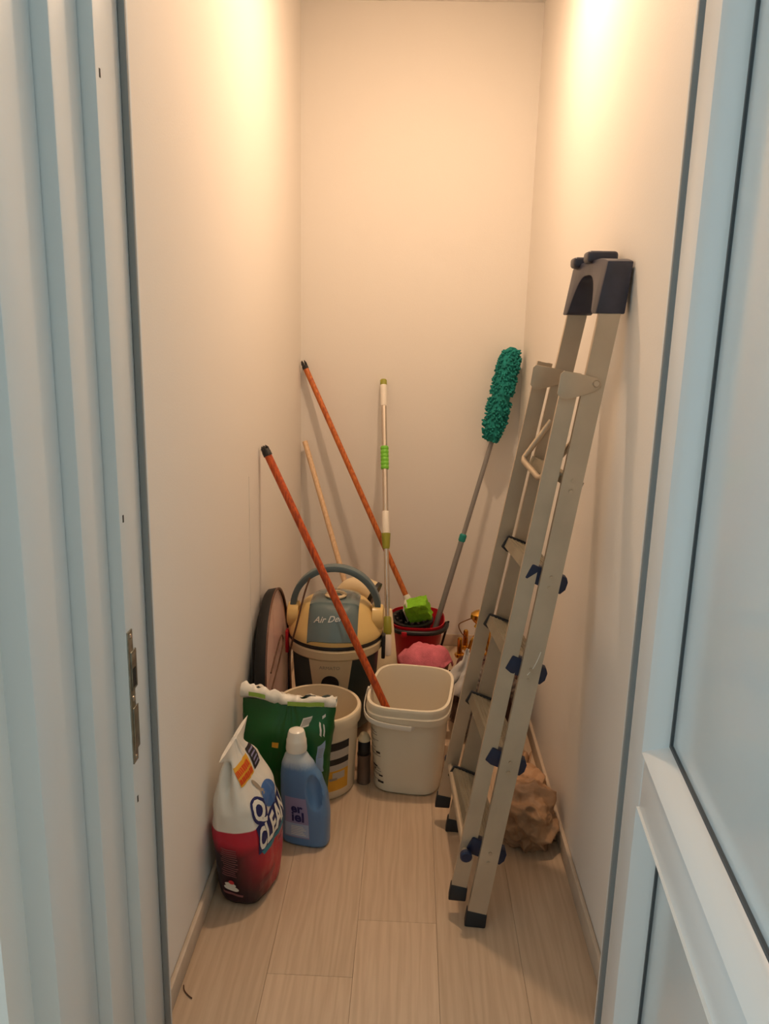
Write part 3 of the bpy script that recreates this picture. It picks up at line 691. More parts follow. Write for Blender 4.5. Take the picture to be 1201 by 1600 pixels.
# grey cloth draped over the bag
gk = MB(); NU, NV = 26, 30; vs = []
for j in range(NV+1):
    for i in range(NU+1):
        u, v = i/NU, j/NV
        # v runs from the peak down the near side
        cx_ = lerp(0.222, 0.186, v**0.8); wv_ = lerp(0.006, 0.070, min(1, v*1.2))
        x = cx_ + (u-0.5)*2*wv_ + 0.010*math.sin(v*5)*1.0
        z = 0.335 - 0.17*v**1.1 - 0.035*(2*u-1)**2*(1-0.5*v) + 0.016*math.sin(u*9+v*3)*(0.3+v) + 0.010*noise.noise(Vector((u*7, v*7, 9)))
        y = 2.556 - 0.050*v + 0.050*(2*u-1)**2*v + 0.016*math.sin(u*13+1+2*v)*(0.2+0.6*v) + 0.012*noise.noise(Vector((u*5, v*5, 2)))
        vs.append(Vector((x, y, z)))
fs = [(j*(NU+1)+i, j*(NU+1)+i+1, (j+1)*(NU+1)+i+1, (j+1)*(NU+1)+i) for j in range(NV) for i in range(NU)]
gc = tag(build(gk.add(vs, fs), 'grey_cloth', M['greycloth'], origin=(0.2, 2.5, 0.2), smooth=True, auto=180), 'pale grey cloth hanging over the brown bag beside the big bucket', 'cloth')
sm = gc.modifiers.new('solid', 'SOLIDIFY'); sm.thickness = 0.003
# ribbed hose
hpth = smoothpath([(0.245, 2.395, 0.012), (0.236, 2.392, 0.10), (0.236, 2.40, 0.20), (0.250, 2.43, 0.275), (0.295, 2.46, 0.305), (0.35, 2.465, 0.28), (0.385, 2.45, 0.20), (0.39, 2.43, 0.10), (0.385, 2.42, 0.012)], 14)
hr = [0.0185 + 0.0035*math.sin(i*2.1) for i in range(len(hpth))]
vh = thing('vacuum_hose', (0.24, 2.40, 0), 'brown grey ribbed vacuum hose looped in front of the brown bag', 'hose')
build(MB().tube(hpth, hr, 14), 'ribbed_tube', M['ribhose'], vh, smooth=True, auto=80)
build(MB().tube([(0.245, 2.395, 0.002), (0.244, 2.395, 0.045)], 0.0235, 18), 'end_cuff', M['black'], vh, smooth=True)
# brass chandelier
ch = thing('brass_chandelier', (0.300, 2.990, 0), 'small brass chandelier with curved arms standing on the floor behind the ladder', 'chandelier')
cc = (0.300, 2.990, 0)
build(MB().lathe([(0.001, 0), (0.034, 0.0), (0.040, 0.012), (0.028, 0.030), (0.012, 0.044), (0.010, 0.080), (0.020, 0.100), (0.026, 0.125), (0.018, 0.150), (0.009, 0.165), (0.009, 0.190), (0.016, 0.200), (0.010, 0.214), (0.009, 0.236), (0.020, 0.246), (0.013, 0.258), (0.026, 0.270), (0.036, 0.284), (0.034, 0.300), (0.018, 0.312), (0.001, 0.315)], cc, 28), 'column', M['brass'], ch, smooth=True)
for k in range(5):
    a = 2*PI*k/5 + 3.45; ca, sa = math.cos(a), math.sin(a)
    pth = smoothpath([(cc[0]+ca*r_, cc[1]+sa*r_, z_) for r_, z_ in ((0.010, 0.205), (0.030, 0.190), (0.045, 0.130), (0.060, 0.105), (0.078, 0.120))], 6)
    arm = build(MB().tube(pth, 0.0042, 8), 'arm', M['brass'], ch, smooth=True)
    t_ = (cc[0]+ca*0.078, cc[1]+sa*0.078, 0)
    build(MB().lathe([(0.003, 0.116), (0.016, 0.124), (0.020, 0.134), (0.020, 0.138), (0.010, 0.140), (0.010, 0.200), (0.007, 0.206), (0.001, 0.207)], t_, 18), 'candle_cup', M['brass'], arm, smooth=True)
build(MB().tube(smoothpath([(cc[0]-0.028, cc[1]-0.01, 0.285), (cc[0]-0.058, cc[1]-0.02, 0.276), (cc[0]-0.082, cc[1]-0.02, 0.258), (cc[0]-0.070, cc[1]-0.02, 0.225), (cc[0]-0.045, cc[1]-0.015, 0.200)], 6), 0.0022, 6), 'wire_loop', M['darkbrass'], ch, smooth=True)
# ------------------------------------------------------------------ crumpled sack by the right wall
sk = thing('crumpled_sack', (0.37, 2.06, 0), 'dirty beige crumpled sack on the floor between ladder and right wall', 'sack')
mbs = lump((0.368, 2.015, 0.062), (0.074, 0.090, 0.074), 0.016, 2.4, sub=6, sq=2.7, ridged=0.020, fr=14, lim=0.447, aniso=True)
build(mbs, 'body', M['sack'], sk, smooth=True, auto=180)
build(lump((0.372, 2.165, 0.040), (0.068, 0.095, 0.046), 0.014, 8.1, sub=6, sq=2.4, ridged=0.018, fr=17, lim=0.447, aniso=True), 'gathered_top', M['sack'], sk, smooth=True, auto=180)
fm = MB(); vs = []
for j in range(15):
    for i in range(13):
        u, v = i/12, j/14
        x = lerp(0.345, 0.400, v) + (u-0.5)*lerp(0.085, 0.050, v); y = lerp(2.17, 2.315, v) + 0.01*math.sin(u*8)
        z = lerp(0.055, 0.078, v) + 0.014*math.sin(u*11 + v*2) + 0.008*noise.noise(Vector((u*6, v*6, 0)))
        vs.append(Vector((min(x, 0.446), y, z)))
fm.add(vs, [(j*13+i, j*13+i+1, (j+1)*13+i+1, (j+1)*13+i) for j in range(14) for i in range(12)])
fp = build(fm, 'flap', M['sack'], sk, smooth=True, auto=180); sm = fp.modifiers.new('solid', 'SOLIDIFY'); sm.thickness = 0.003

# ------------------------------------------------------------------ big white bucket
bk = thing('square_bucket', (0.03, 2.33, 0), 'big white rounded square plastic bucket with printed side, orange pole in it', 'bucket')
BR = math.radians(-7)
BK = Loft([(0, 0.032, 2.314, 0.098, 0.128, 4.0), (0.006, 0.032, 2.314, 0.105, 0.135, 4.0), (0.235, 0.031, 2.330, 0.120, 0.155, 4.0), (0.2405, 0.031, 2.331, 0.131, 0.167, 4.0), (0.262, 0.031, 2.332, 0.133, 0.170, 4.0), (0.2655, 0.031, 2.332, 0.130, 0.166, 4.0), (0.283, 0.031, 2.333, 0.131, 0.168, 4.0), (0.290, 0.031, 2.333, 0.130, 0.166, 4.0)], rot=BR)
def shell2(L, inner, z_floor, seg=64):
    zs = []
    for a, b in zip(L.k[:-1], L.k[1:]):
        n = 6 if b[0]-a[0] > 0.05 else 2
        zs += [lerp(a[0], b[0], i/n) for i in range(n)]
    zs.append(L.k[-1][0])
    ring = [[L.pt(2*PI*k/seg, z) for k in range(seg)] for z in zs]
    top = L.k[-1][0]; inn = []
    ztop = [top, top-0.012] + [lerp(top-0.02, z_floor, i/5) for i in range(6)]
    for z in ztop:
        c = sample(inner, z)
        li = Loft([(0,) + c], rot=L.rot); inn.append([Vector((p.x, p.y, z)) for p in [li.pt(2*PI*k/seg, 0) for k in range(seg)]])
    allr = ring + inn; n = len(allr); vs = [p for r in allr for p in r]
    fs = [(i*seg+k, i*seg+(k+1)%seg, (i+1)*seg+(k+1)%seg, (i+1)*seg+k) for i in range(n-1) for k in range(seg)]
    fs += [tuple(range(seg-1,-1,-1)), tuple((n-1)*seg+k for k in range(seg))]
    return MB().add(vs, fs)
build(shell2(BK, [(0, 0.032, 2.314, 0.101, 0.131, 4.0), (0.27, 0.031, 2.332, 0.119, 0.154, 4.0), (0.290, 0.031, 2.333, 0.122, 0.157, 4.0)], 0.006), 'tub', M['bucket'], bk, smooth=True, auto=40)
# strap handle hanging at the front left
hs = []
for i in range(25):
    t = i/24; phi = lerp(-PI*0.97, -PI*0.46, t)
    z = 0.272 - 0.036*t - 0.008*math.sin(PI*t)
    hs.append(BK.pt(phi, 0.262, 0.0075) * 1.0); hs[-1].z = z
mbh = MB(); vs = []
for p_ in hs:
    d = (Vector((0.031, 2.332, 0)) - Vector((p_.x, p_.y, 0))).normalized()
    vs += [p_ + Vector((0,0,0.008)), p_ + Vector((0,0,-0.008)), p_ + Vector((0,0,-0.008)) + d*0.003, p_ + Vector((0,0,0.008)) + d*0.003]
n = len(hs); fs = [(4*i+k, 4*i+(k+1)%4, 4*i+4+(k+1)%4, 4*i+4+k) for i in range(n-1) for k in range(4)] + [(0,1,2,3), (4*n-1,4*n-2,4*n-3,4*n-4)]
build(mbh.add(vs, fs), 'strap_handle', M['whitepl'], bk, bevel=0.001)
for ph_, hz_ in ((-PI*0.97, 0.272), (-PI*0.46, 0.236)):
    c = BK.pt(ph_, hz_, 0.0); d = (c - Vector((0.031, 2.332, c.z))).normalized()
    build(MB().tube([c - d*0.002, c + d*0.008, c + d*0.010], [0.011, 0.011, 0.007], 14), 'handle_lug', M['whitepl'], bk, smooth=True)
# faint printed block on the left front corner
PH = -PI*0.5 - 0.62
rl = random.Random(5)
mbp = MB(); mbd = MB()
z = 0.222
while z > 0.028:
    wln = rl.uniform(0.03, 0.075); t0 = -0.052
    if rl.random() < 0.75:
        q = BK.patch(PH, [(t0, z), (t0+wln, z), (t0+wln, z+0.0022), (t0, z+0.0022)], 6, 1); mbp.add(q.v, q.f)
    z -= rl.choice((0.0042, 0.0042, 0.0042, 0.009))
build(mbp, 'small_print', M['print_grey'], bk)
for a, b, z0, z1 in ((0.004, 0.020, 0.128, 0.134), (-0.018, 0.006, 0.080, 0.085), (-0.010, -0.002, 0.070, 0.074), (0.010, 0.024, 0.052, 0.057), (0.004, 0.026, 0.030, 0.037)):
    q = BK.patch(PH, [(a, z0), (b, z0), (b, z1), (a, z1)], 4, 1); mbd.add(q.v, q.f)
build(mbd, 'dark_print', M['print_dark'], bk)['kind'] = 'stuff'

# ------------------------------------------------------------------ round cream bucket
rb = thing('round_bucket', (-0.258, 2.24, 0), 'round cream paint bucket with black and yellow label behind the green bag', 'bucket')
RB = Loft([(0, -0.258, 2.24, 0.112, 0.112, 2), (0.006, -0.258, 2.24, 0.117, 0.117, 2), (0.225, -0.258, 2.24, 0.125, 0.125, 2), (0.2285, -0.258, 2.24, 0.133, 0.133, 2), (0.262, -0.258, 2.24, 0.135, 0.135, 2), (0.268, -0.258, 2.24, 0.132, 0.132, 2)])
build(shell2(RB, [(0, -0.258, 2.24, 0.112, 0.112, 2), (0.268, -0.258, 2.24, 0.123, 0.123, 2)], 0.006), 'tub', M['bucket2'], rb, smooth=True, auto=40)
PB = math.radians(-52)
build(RB.patch(PB, [(-0.075, 0.030), (0.040, 0.030), (0.040, 0.098), (-0.075, 0.098)], 12, 4), 'yellow_label', M['print_yellow'], rb)
build(RB.patch(PB, [(-0.075, 0.098), (0.040, 0.098), (0.040, 0.118), (-0.075, 0.118)], 12, 2), 'grey_band', M['print_lgrey'], rb)
build(RB.patch(PB, [(-0.075, 0.118), (0.040, 0.118), (0.040, 0.138), (-0.075, 0.138)], 12, 2), 'black_band', M['print_dark'], rb)
build(RB.patch(PB, [(-0.075, 0.138), (0.040, 0.138), (0.040, 0.166), (-0.075, 0.166)], 12, 2), 'silver_band', M['print_lgrey'], rb)
build(RB.patch(PB, [(-0.075, 0.166), (0.040, 0.166), (0.040, 0.192), (-0.075, 0.192)], 12, 2), 'black_band', M['print_dark'], rb)
build(RB.patch(PB, [(-0.020, 0.068), (0.024, 0.068), (0.024, 0.092), (-0.020, 0.092)], 6, 2, 0.0018), 'pale_panel', M['print_lgrey'], rb)
build(RB.patch(PB, [(-0.030, 0.066), (-0.004, 0.066), (-0.004, 0.074), (-0.030, 0.074)], 4, 1, 0.0022), 'print_mark', M['print_grey'], rb)

# ------------------------------------------------------------------ low tin seen between the two buckets
tcx = (-0.098, 2.470, 0)
tn2 = thing('paint_tin', tcx, 'low brown grey tin with a dark lid seen between the two buckets', 'tin')
tcx = (-0.1120, 2.2450, 0)
tn2.location = tcx
build(MB().lathe([(0.0195, 0), (0.0215, 0.002), (0.0215, 0.006), (0.0205, 0.008), (0.0205, 0.092), (0.0218, 0.094), (0.0218, 0.100), (0.001, 0.100)], tcx, 28), 'can_body', M['tin'], tn2, smooth=True)
build(MB().lathe([(0.0185, 0.1005), (0.0195, 0.102), (0.0195, 0.138), (0.017, 0.144), (0.001, 0.146)], tcx, 28), 'lid', M['black'], tn2, smooth=True)
build(MB().lathe([(0.0200, 0.1465), (0.0205, 0.149), (0.0190, 0.153), (0.012, 0.168), (0.001, 0.174)], tcx, 28), 'knob', M['vac_cream'], tn2, smooth=True)
# ------------------------------------------------------------------ vacuum cleaner
VC = (-0.238, 2.615); 
vac = thing('vacuum_cleaner', (VC[0], VC[1], 0), 'cream and dark green drum vacuum cleaner with a blue grey lid and arched handle', 'vacuum cleaner')
c3 = (VC[0], VC[1], 0)
build(MB().lathe([(0.001, 0.030), (0.120, 0.030), (0.132, 0.040), (0.146, 0.20), (0.152, 0.305), (0.150, 0.310), (0.001, 0.310)], c3, 56), 'drum', M['vac_body'], vac, smooth=True, auto=45)
build(MB().lathe([(0.140, 0.3105), (0.160, 0.3105), (0.165, 0.316), (0.167, 0.342), (0.163, 0.348), (0.140, 0.348)], c3, 56, close=False), 'belt', M['vac_cream'], vac, smooth=True)
build(MB().lathe([(0.140, 0.3485), (0.1645, 0.3485), (0.1665, 0.354), (0.1645, 0.361), (0.140, 0.361)], c3, 56, close=False), 'rubber_seal', M['black'], vac, smooth=True)
dome = [(0.140, 0.3615), (0.164, 0.3615), (0.165, 0.374), (0.154, 0.398), (0.138, 0.428), (0.124, 0.452), (0.112, 0.466), (0.094, 0.476), (0.050, 0.482), (0.001, 0.484)]
build(MB().lathe(dome, c3, 56, close=False), 'dome', M['vac_dome'], vac, smooth=True, auto=60)
# blue-grey lid: a raised panel over the front of the dome with a rounded top
lid = MB(); vs = []; NA, NZ = 20, 16
lidprof = [(0.166, 0.380), (0.157, 0.404), (0.142, 0.434), (0.128, 0.458), (0.116, 0.474), (0.100, 0.486), (0.070, 0.494), (0.020, 0.498), (-0.030, 0.497), (-0.070, 0.490)]
for (r_, z_) in lidprof:
    for k in range(NA+1):
        u = -1 + 2*k/NA
        x = VC[0] + u*0.084; yy = r_; 
        rr2 = abs(r_); base = math.sqrt(max(rr2*rr2 - (u*0.084)**2*(0.9 if r_ > 0.09 else 0.0), 0.0004)) if r_ > 0.09 else r_
        vs.append(Vector((x, VC[1] - base, z_ - (0.010*abs(u)**6) - (0.0 if r_ > 0.09 else 0.010*u*u))))
n = NA+1; m_ = len(lidprof)
vb = [p + Vector((0, 0.010, -0.012)) for p in vs]
fs = [(i*n+k, i*n+k+1, (i+1)*n+k+1, (i+1)*n+k) for i in range(m_-1) for k in range(NA)]
o_ = len(vs); fs += [tuple(q+o_ for q in reversed(f)) for f in fs]
edge = [k for k in range(n)] + [i*n+n-1 for i in range(1, m_)] + [(m_-1)*n+k for k in range(n-2, -1, -1)] + [i*n for i in range(m_-2, 0, -1)]
for i in range(len(edge)):
    a, b = edge[i], edge[(i+1) % len(edge)]; fs.append((a, b, b+o_, a+o_))
ld_ = build(lid.add(vs + vb, fs), 'lid', M['vac_lid'], vac, smooth=True, auto=50)
build(MB().lathe([(0.022, 0.498), (0.036, 0.498), (0.038, 0.503), (0.034, 0.507), (0.026, 0.506), (0.022, 0.500)], (VC[0]+0.002, VC[1]-0.030, -0.001), 32, close=False), 'knob_ring', M['vac_cream'], ld_, smooth=True)
def lidpt(u, v):    # point on the sloping lid front; v along the slope
    z_ = 0.432 + v*0.86; r_ = None
    for a, b in zip(lidprof[:-1], lidprof[1:]):
        if a[1] <= z_ <= b[1]: r_ = lerp(a[0], b[0], (z_-a[1])/(b[1]-a[1]))
    base = math.sqrt(max(r_*r_ - u*u*0.9, 0.0004))
    return Vector((VC[0]+u, VC[1]-base-0.0012, z_ + 0.0012))
build(text_mb('Air Dem', lambda x, y: lidpt(-0.010 + x, 0.018 + y + x*0.12), 0.030, shear=0.35, bold=0.0004), 'lettering', M['silver'], ld_)
# front panel with the hose inlet
fpn = MB(); vs = []; NA, NZ = 14, 8
def drum_r(z): return lerp(0.132, 0.152, min(1, max(0, (z-0.04)/0.265)))
for j in range(NZ+1):
    z_ = lerp(0.150, 0.309, j/NZ); hw = lerp(0.052, 0.073, j/NZ); r_ = drum_r(z_) + 0.0065
    for k in range(NA+1):
        x = lerp(-hw, hw, k/NA); vs.append(Vector((VC[0]-0.004+x, VC[1]-math.sqrt(r_*r_-x*x), z_)))
n = NA+1; vb = [p + Vector((0, 0.008, 0)) for p in vs]; o_ = len(vs)
fs = [(j*n+k, j*n+k+1, (j+1)*n+k+1, (j+1)*n+k) for j in range(NZ) for k in range(NA)]
fs += [tuple(q+o_ for q in reversed(f)) for f in fs]
edge = [k for k in range(n)] + [i*n+n-1 for i in range(1, NZ+1)] + [NZ*n+k for k in range(n-2, -1, -1)] + [i*n for i in range(NZ-1, 0, -1)]
for i in range(len(edge)):
    a, b = edge[i], edge[(i+1) % len(edge)]; fs.append((a, b, b+o_, a+o_))
fpo = build(fpn.add(vs + vb, fs), 'front_panel', M['vac_cream'], vac, smooth=True, auto=40)
yf_ = VC[1] - drum_r(0.195) - 0.004
build(MB().tube([(VC[0]-0.004, yf_+0.012, 0.226), (VC[0]-0.004, yf_-0.010, 0.226)], [0.030, 0.030], 32), 'hose_inlet', M['black'], fpo, smooth=True)
def fpt(x, z_):
    r_ = drum_r(z_) + 0.0078; return Vector((VC[0]-0.004+x, VC[1]-math.sqrt(r_*r_-x*x), z_))
build(text_mb('ARMATO', lambda x, y: fpt(x-0.002, 0.284+y), 0.017), 'lettering', M['print_grey'], fpo)
# handle arch and pivots
hpth = []
for i in range(33):
    a = PI*i/32; hpth.append(Vector((VC[0] + 0.147*math.cos(a), VC[1] - 0.012 - 0.02*math.sin(a), 0.448 + 0.150*math.sin(a))))
hpth = [hpth[0] + Vector((0,0,-0.045))] + hpth + [hpth[-1] + Vector((0,0,-0.045))]
mbh = MB(); vs = []
for i, p_ in enumerate(hpth):
    t_ = (hpth[min(i+1, len(hpth)-1)] - hpth[max(i-1, 0)]).normalized(); nrm = Vector((t_.z, 0, -t_.x))
    for a, b in ((-1,-1),(1,-1),(1,1),(-1,1)): vs.append(p_ + nrm*(a*0.0105) + Vector((0, b*0.019, 0)))
n = len(hpth); fs = [(4*i+k, 4*i+(k+1)%4, 4*i+4+(k+1)%4, 4*i+4+k) for i in range(n-1) for k in range(4)] + [(0,1,2,3), (4*n-1,4*n-2,4*n-3,4*n-4)]
hdl = build(mbh.add(vs, fs), 'handle', M['vac_handle'], vac, bevel=0.003, bseg=2)
for s_ in (-1, 1):
    build(MB().tube([(VC[0]+s_*0.128, VC[1]-0.012, 0.420), (VC[0]+s_*0.156, VC[1]-0.012, 0.420), (VC[0]+s_*0.164, VC[1]-0.012, 0.420), (VC[0]+s_*0.167, VC[1]-0.012, 0.420)], [0.046, 0.045, 0.041, 0.034], 28), 'handle_pivot', M['vac_dome'], vac, smooth=True)
build(MB().box((VC[0]-0.171, VC[1]-0.055, 0.290), (VC[0]-0.159, VC[1]-0.022, 0.372)), 'latch', M['red'], vac, bevel=0.004)
build(MB().box((VC[0]+0.163, VC[1]-0.055, 0.280), (VC[0]+0.176, VC[1]-0.022, 0.366)), 'latch', M['black'], vac, bevel=0.004)
for k in range(5):
    a = 2*PI*k/5 - 1.0
    build(MB().tube([(VC[0]+0.112*math.cos(a), VC[1]+0.112*math.sin(a)-0.009, 0.0195), (VC[0]+0.112*math.cos(a), VC[1]+0.112*math.sin(a)+0.009, 0.0195)], 0.0190, 16), 'castor', M['vac_cream'], vac, smooth=True)
build(MB().tube(smoothpath([(VC[0]-0.085, VC[1]-0.055, 0.567), (VC[0]-0.100, VC[1]-0.075, 0.52), (VC[0]-0.122, VC[1]-0.110, 0.42), (VC[0]-0.138, VC[1]-0.112, 0.355), (VC[0]-0.146, VC[1]-0.110, 0.30), (VC[0]-0.142, VC[1]-0.112, 0.18), (VC[0]-0.138, VC[1]-0.112, 0.012)], 8), 0.0032, 8), 'power_cord', M['cord'], vac, smooth=True)
# cream hose with its open end, behind the dome
hz = thing('hose_nozzle', (-0.20, 2.83, 0), 'cream plastic nozzle with a dark open end rising behind the vacuum cleaner', 'nozzle')
np_ = smoothpath([(-0.225, 2.845, 0.002), (-0.235, 2.848, 0.18), (-0.245, 2.85, 0.36), (-0.215, 2.845, 0.432), (-0.165, 2.835, 0.446), (-0.118, 2.822, 0.428)], 8)
nr = [0.030]*len(np_)
for i in range(len(np_)): nr[i] = 0.034 + 0.012*max(0, (i/(len(np_)-1) - 0.55)/0.45)
build(MB().tube(np_, nr, 24), 'elbow', M['vac_cream'], hz, smooth=True)
dirv = (np_[-1]-np_[-3]).normalized()
build(MB().tube([np_[-1] - dirv*0.004, np_[-1] + dirv*0.010], [0.0475, 0.0485], 28), 'mouth_ring', M['black'], hz, smooth=True)
build(MB().tube([np_[-1] + dirv*0.009, np_[-1] + dirv*0.0108], [0.038, 0.038], 28), 'mouth', M['tin'], hz, smooth=True)

# ------------------------------------------------------------------ round black tray on edge against the left wall
ry = thing('round_tray', (-0.41, 2.45, 0), 'round black sided tray with a shiny pinkish face standing on edge by the left wall', 'tray')
tilt = math.radians(2.6)
tfc = Vector((-0.4180, 2.425, 0.2800)); tnr = Vector((math.cos(tilt), 0.030, math.sin(tilt))).normalized(); tup = (Vector((0,0,1)) - tnr*tnr.z).normalized(); tsd = tnr.cross(tup)
def disc(profile, seg=64):
    mb = MB(); n = seg; vs = []
    for r_, h_ in profile:
        for k in range(n):
            a = 2*PI*k/n; vs.append(tfc + tup*(r_*math.cos(a)) + tsd*(r_*math.sin(a)) + tnr*h_)
    return mb.add(vs, [(i*n+k, i*n+(k+1)%n, (i+1)*n+(k+1)%n, (i+1)*n+k) for i in range(len(profile)-1) for k in range(n)])
TR = 0.278
build(disc([(0.001, -0.026), (TR-0.012, -0.026), (TR-0.004, -0.020), (TR, 0.004), (TR, 0.010), (TR-0.004, 0.010), (TR-0.006, 0.004)]), 'tray_body', M['tray_side'], ry, smooth=True, auto=50)
build(disc([(TR-0.005, 0.005), (TR-0.014, 0.003), (0.20, 0.002), (0.001, 0.002)]), 'tray_face', M['tray_face'], ry, smooth=True)
build(disc([(TR-0.006, 0.0095), (TR-0.004, 0.0130), (TR+0.001, 0.0130), (TR+0.0015, 0.0085), (TR-0.002, 0.0085)]), 'rim', M['tray_rim'], ry, smooth=True)
cb = thing('loose_cable', (-0.40, 2.40, 0), 'thin brown cable hanging across the face of the round tray', 'cable')
def tf(u, v, h_=0.016): return tfc + tsd*u + tup*v + tnr*h_
cpts = smoothpath([tf(0.195, 0.085), tf(0.08, 0.100), tf(-0.05, 0.108), tf(-0.085, 0.070), tf(0.05, 0.045), tf(0.19, 0.030), tf(0.13, -0.02), tf(0.06, -0.08), tf(0.03, -0.15), tf(0.03, -0.20), tf(0.03, -0.256)], 8)
build(MB().tube(cpts, 0.0026, 8), 'wire', M['cord'], cb, smooth=True)
build(MB().tube([cpts[-1] + Vector((0,0,-0.006)), cpts[-1] + Vector((0,0,0.012))], 0.005, 10), 'plug', M['black'], cb, smooth=True)

# ------------------------------------------------------------------ green bag
gb = thing('green_bag', (-0.32, 2.05, 0), 'green plastic detergent bag with a crumpled white top behind the blue bottle', 'bag')
def gdisp(phi, z): 
    return 0.004*noise.noise(Vector((math.cos(phi)*3, math.sin(phi)*3, z*16))) + 0.0025*noise.noise(Vector((math.cos(phi)*7, math.sin(phi)*7, z*40)))
GZ = 0.372
GL = Loft([(0, -0.325, 2.052, 0.106, 0.038, 3.0), (0.02, -0.325, 2.050, 0.114, 0.045, 3.0), (0.15, -0.324, 2.048, 0.121, 0.050, 2.8), (0.28, -0.320, 2.050, 0.129, 0.040, 2.6), (0.345, -0.316, 2.052, 0.132, 0.020, 2.3), (GZ, -0.315, 2.053, 0.133, 0.010, 2.2)], rot=math.radians(2), disp=gdisp)
build(GL.mesh(36, 72), 'film', M['green_bag'], gb, smooth=True, auto=60)
# crumpled white top edge
wt = MB(); NU, NV = 60, 8; vs = []
for j in range(NV+1):
    for i in range(NU+1):
        u, v = i/NU, j/NV
        x = lerp(-0.452, -0.182, u); wob = noise.noise(Vector((u*9, v*2, 3.3))); wob2 = noise.noise(Vector((u*14, v*4, 7.7))) + 0.4*noise.noise(Vector((u*31, v*4, 1.7)))
        zt_ = 0.360 + 0.022*(1-u)**2 + 0.010*math.sin(u*7+0.5) * (1-u)
        th = 2*PI*v
        amp = 0.010 + 0.006*(1-u)
        vs.append(Vector((x + 0.004*wob, 2.050 + (amp+0.006)*math.sin(th)*(1+0.5*wob) + 0.008*wob2, zt_ + (0.012+0.008*(1-u))*math.cos(th)*(1+0.45*wob2) + 0.008*wob + 0.008)))
fs = [(j*(NU+1)+i, j*(NU+1)+i+1, (j+1)*(NU+1)+i+1, (j+1)*(NU+1)+i) for j in range(NV) for i in range(NU)]
wtop = build(wt.add(vs, fs), 'rolled_top', M['bag_white'], gb, smooth=True, auto=180)
def topstrip(u0, u1, dz):
    mb = MB(); vs = []
    for i in range(13):
        u = lerp(u0, u1, i/12); x = lerp(-0.452, -0.182, u); wob = noise.noise(Vector((u*9, 0.9, 3.3)))
        zt_ = 0.354 + 0.022*(1-u)**2 + 0.010*math.sin(u*7+0.5)*(1-u)
        y = 2.050 - (0.016 + 0.006*(1-u)) - 0.0105 - 0.006*abs(wob)
        vs += [Vector((x, y, zt_+0.014+dz)), Vector((x, y+0.003, zt_+0.025+dz))]
    return mb.add(vs, [(2*i, 2*i+2, 2*i+3, 2*i+1) for i in range(12)])
build(topstrip(0.10, 0.27, 0.0), 'green_stripe', M['leafgreen'], wtop); build(topstrip(0.50, 0.88, -0.002), 'green_stripe', M['leafgreen'], wtop)
FR = -PI/2
bc = build(GL.patch(FR, [(0.034, 0.300), (0.064, 0.306), (0.070, 0.332), (0.040, 0.326)], 6, 4, 0.0016), 'barcode', M['bag_white'], gb)
mbb = MB()
for k in range(7):
    t0 = 0.039 + k*0.0038; q = GL.patch(FR, [(t0, 0.305+k*0.0008), (t0+0.0018, 0.305+k*0.0008), (t0+0.0055, 0.323+k*0.0008), (t0+0.0037, 0.323+k*0.0008)], 1, 2, 0.0022); mbb.add(q.v, q.f)
build(mbb, 'bars', M['print_grey'], bc)
build(GL.patch(FR, [(0.098, 0.165), (0.150, 0.170), (0.160, 0.262), (0.102, 0.246)], 6, 8, 0.0016), 'white_panel', M['palelabel'], gb)
mbl = MB()
for k in range(6):
    q = GL.patch(FR, [(0.106, 0.212+k*0.005), (0.138, 0.213+k*0.005), (0.138, 0.2145+k*0.005), (0.106, 0.2135+k*0.005)], 3, 1, 0.0022); mbl.add(q.v, q.f)
build(mbl, 'small_print', M['print_grey'], gb)
mbk2 = MB()
for poly in ([(0.112, 0.280), (0.124, 0.274), (0.116, 0.312), (0.106, 0.316)], [(0.136, 0.278), (0.150, 0.272), (0.142, 0.306), (0.132, 0.310)], [(0.120, 0.322), (0.145, 0.328), (0.145, 0.336), (0.120, 0.330)]):
    q = GL.patch(FR, poly, 2, 4, 0.0016); mbk2.add(q.v, q.f)
build(mbk2, 'white_lettering', M['bag_white'], gb)
q1 = GL.patch(FR, [(-0.040, 0.245), (-0.022, 0.243), (-0.022, 0.258), (-0.040, 0.260)], 3, 2, 0.0016)
build(q1, 'yellow_mark', M['print_yellow'], gb)

# ------------------------------------------------------------------ blue bottle
bo = thing('softener_bottle', (-0.255, 1.93, 0), 'blue fabric softener bottle with a clear white cap beside the red and white pouch', 'bottle')
def bdisp(phi, z):
    # recessed grip on the front right
    return 0.0
BOL = Loft([(0, -0.254, 1.945, 0.060, 0.030, 3.2), (0.006, -0.254, 1.945, 0.066, 0.036, 3.2), (0.09, -0.254, 1.945, 0.067, 0.037, 3.2), (0.15, -0.259, 1.945, 0.066, 0.036, 3.0), (0.20, -0.267, 1.945, 0.058, 0.034, 2.8), (0.235, -0.276, 1.945, 0.046, 0.032, 2.5), (0.262, -0.281, 1.945, 0.033, 0.028, 2.2), (0.272, -0.282, 1.945, 0.024, 0.024, 2.0), (0.280, -0.282, 1.945, 0.022, 0.022, 2.0)], rot=math.radians(-12))
def grip(p, phi, z):
    # push an oval hollow into the front right face
    u = (p.x + 0.228)/0.020 - (z-0.165)*(-7.0); v = (z - 0.168)/0.052
    if p.y < 1.945:
        r2 = u*u*0.9 + v*v
        if r2 < 1: p = Vector((p.x, p.y + 0.020*(1-r2)**0.8, p.z))
    return p
BOL.warp = grip
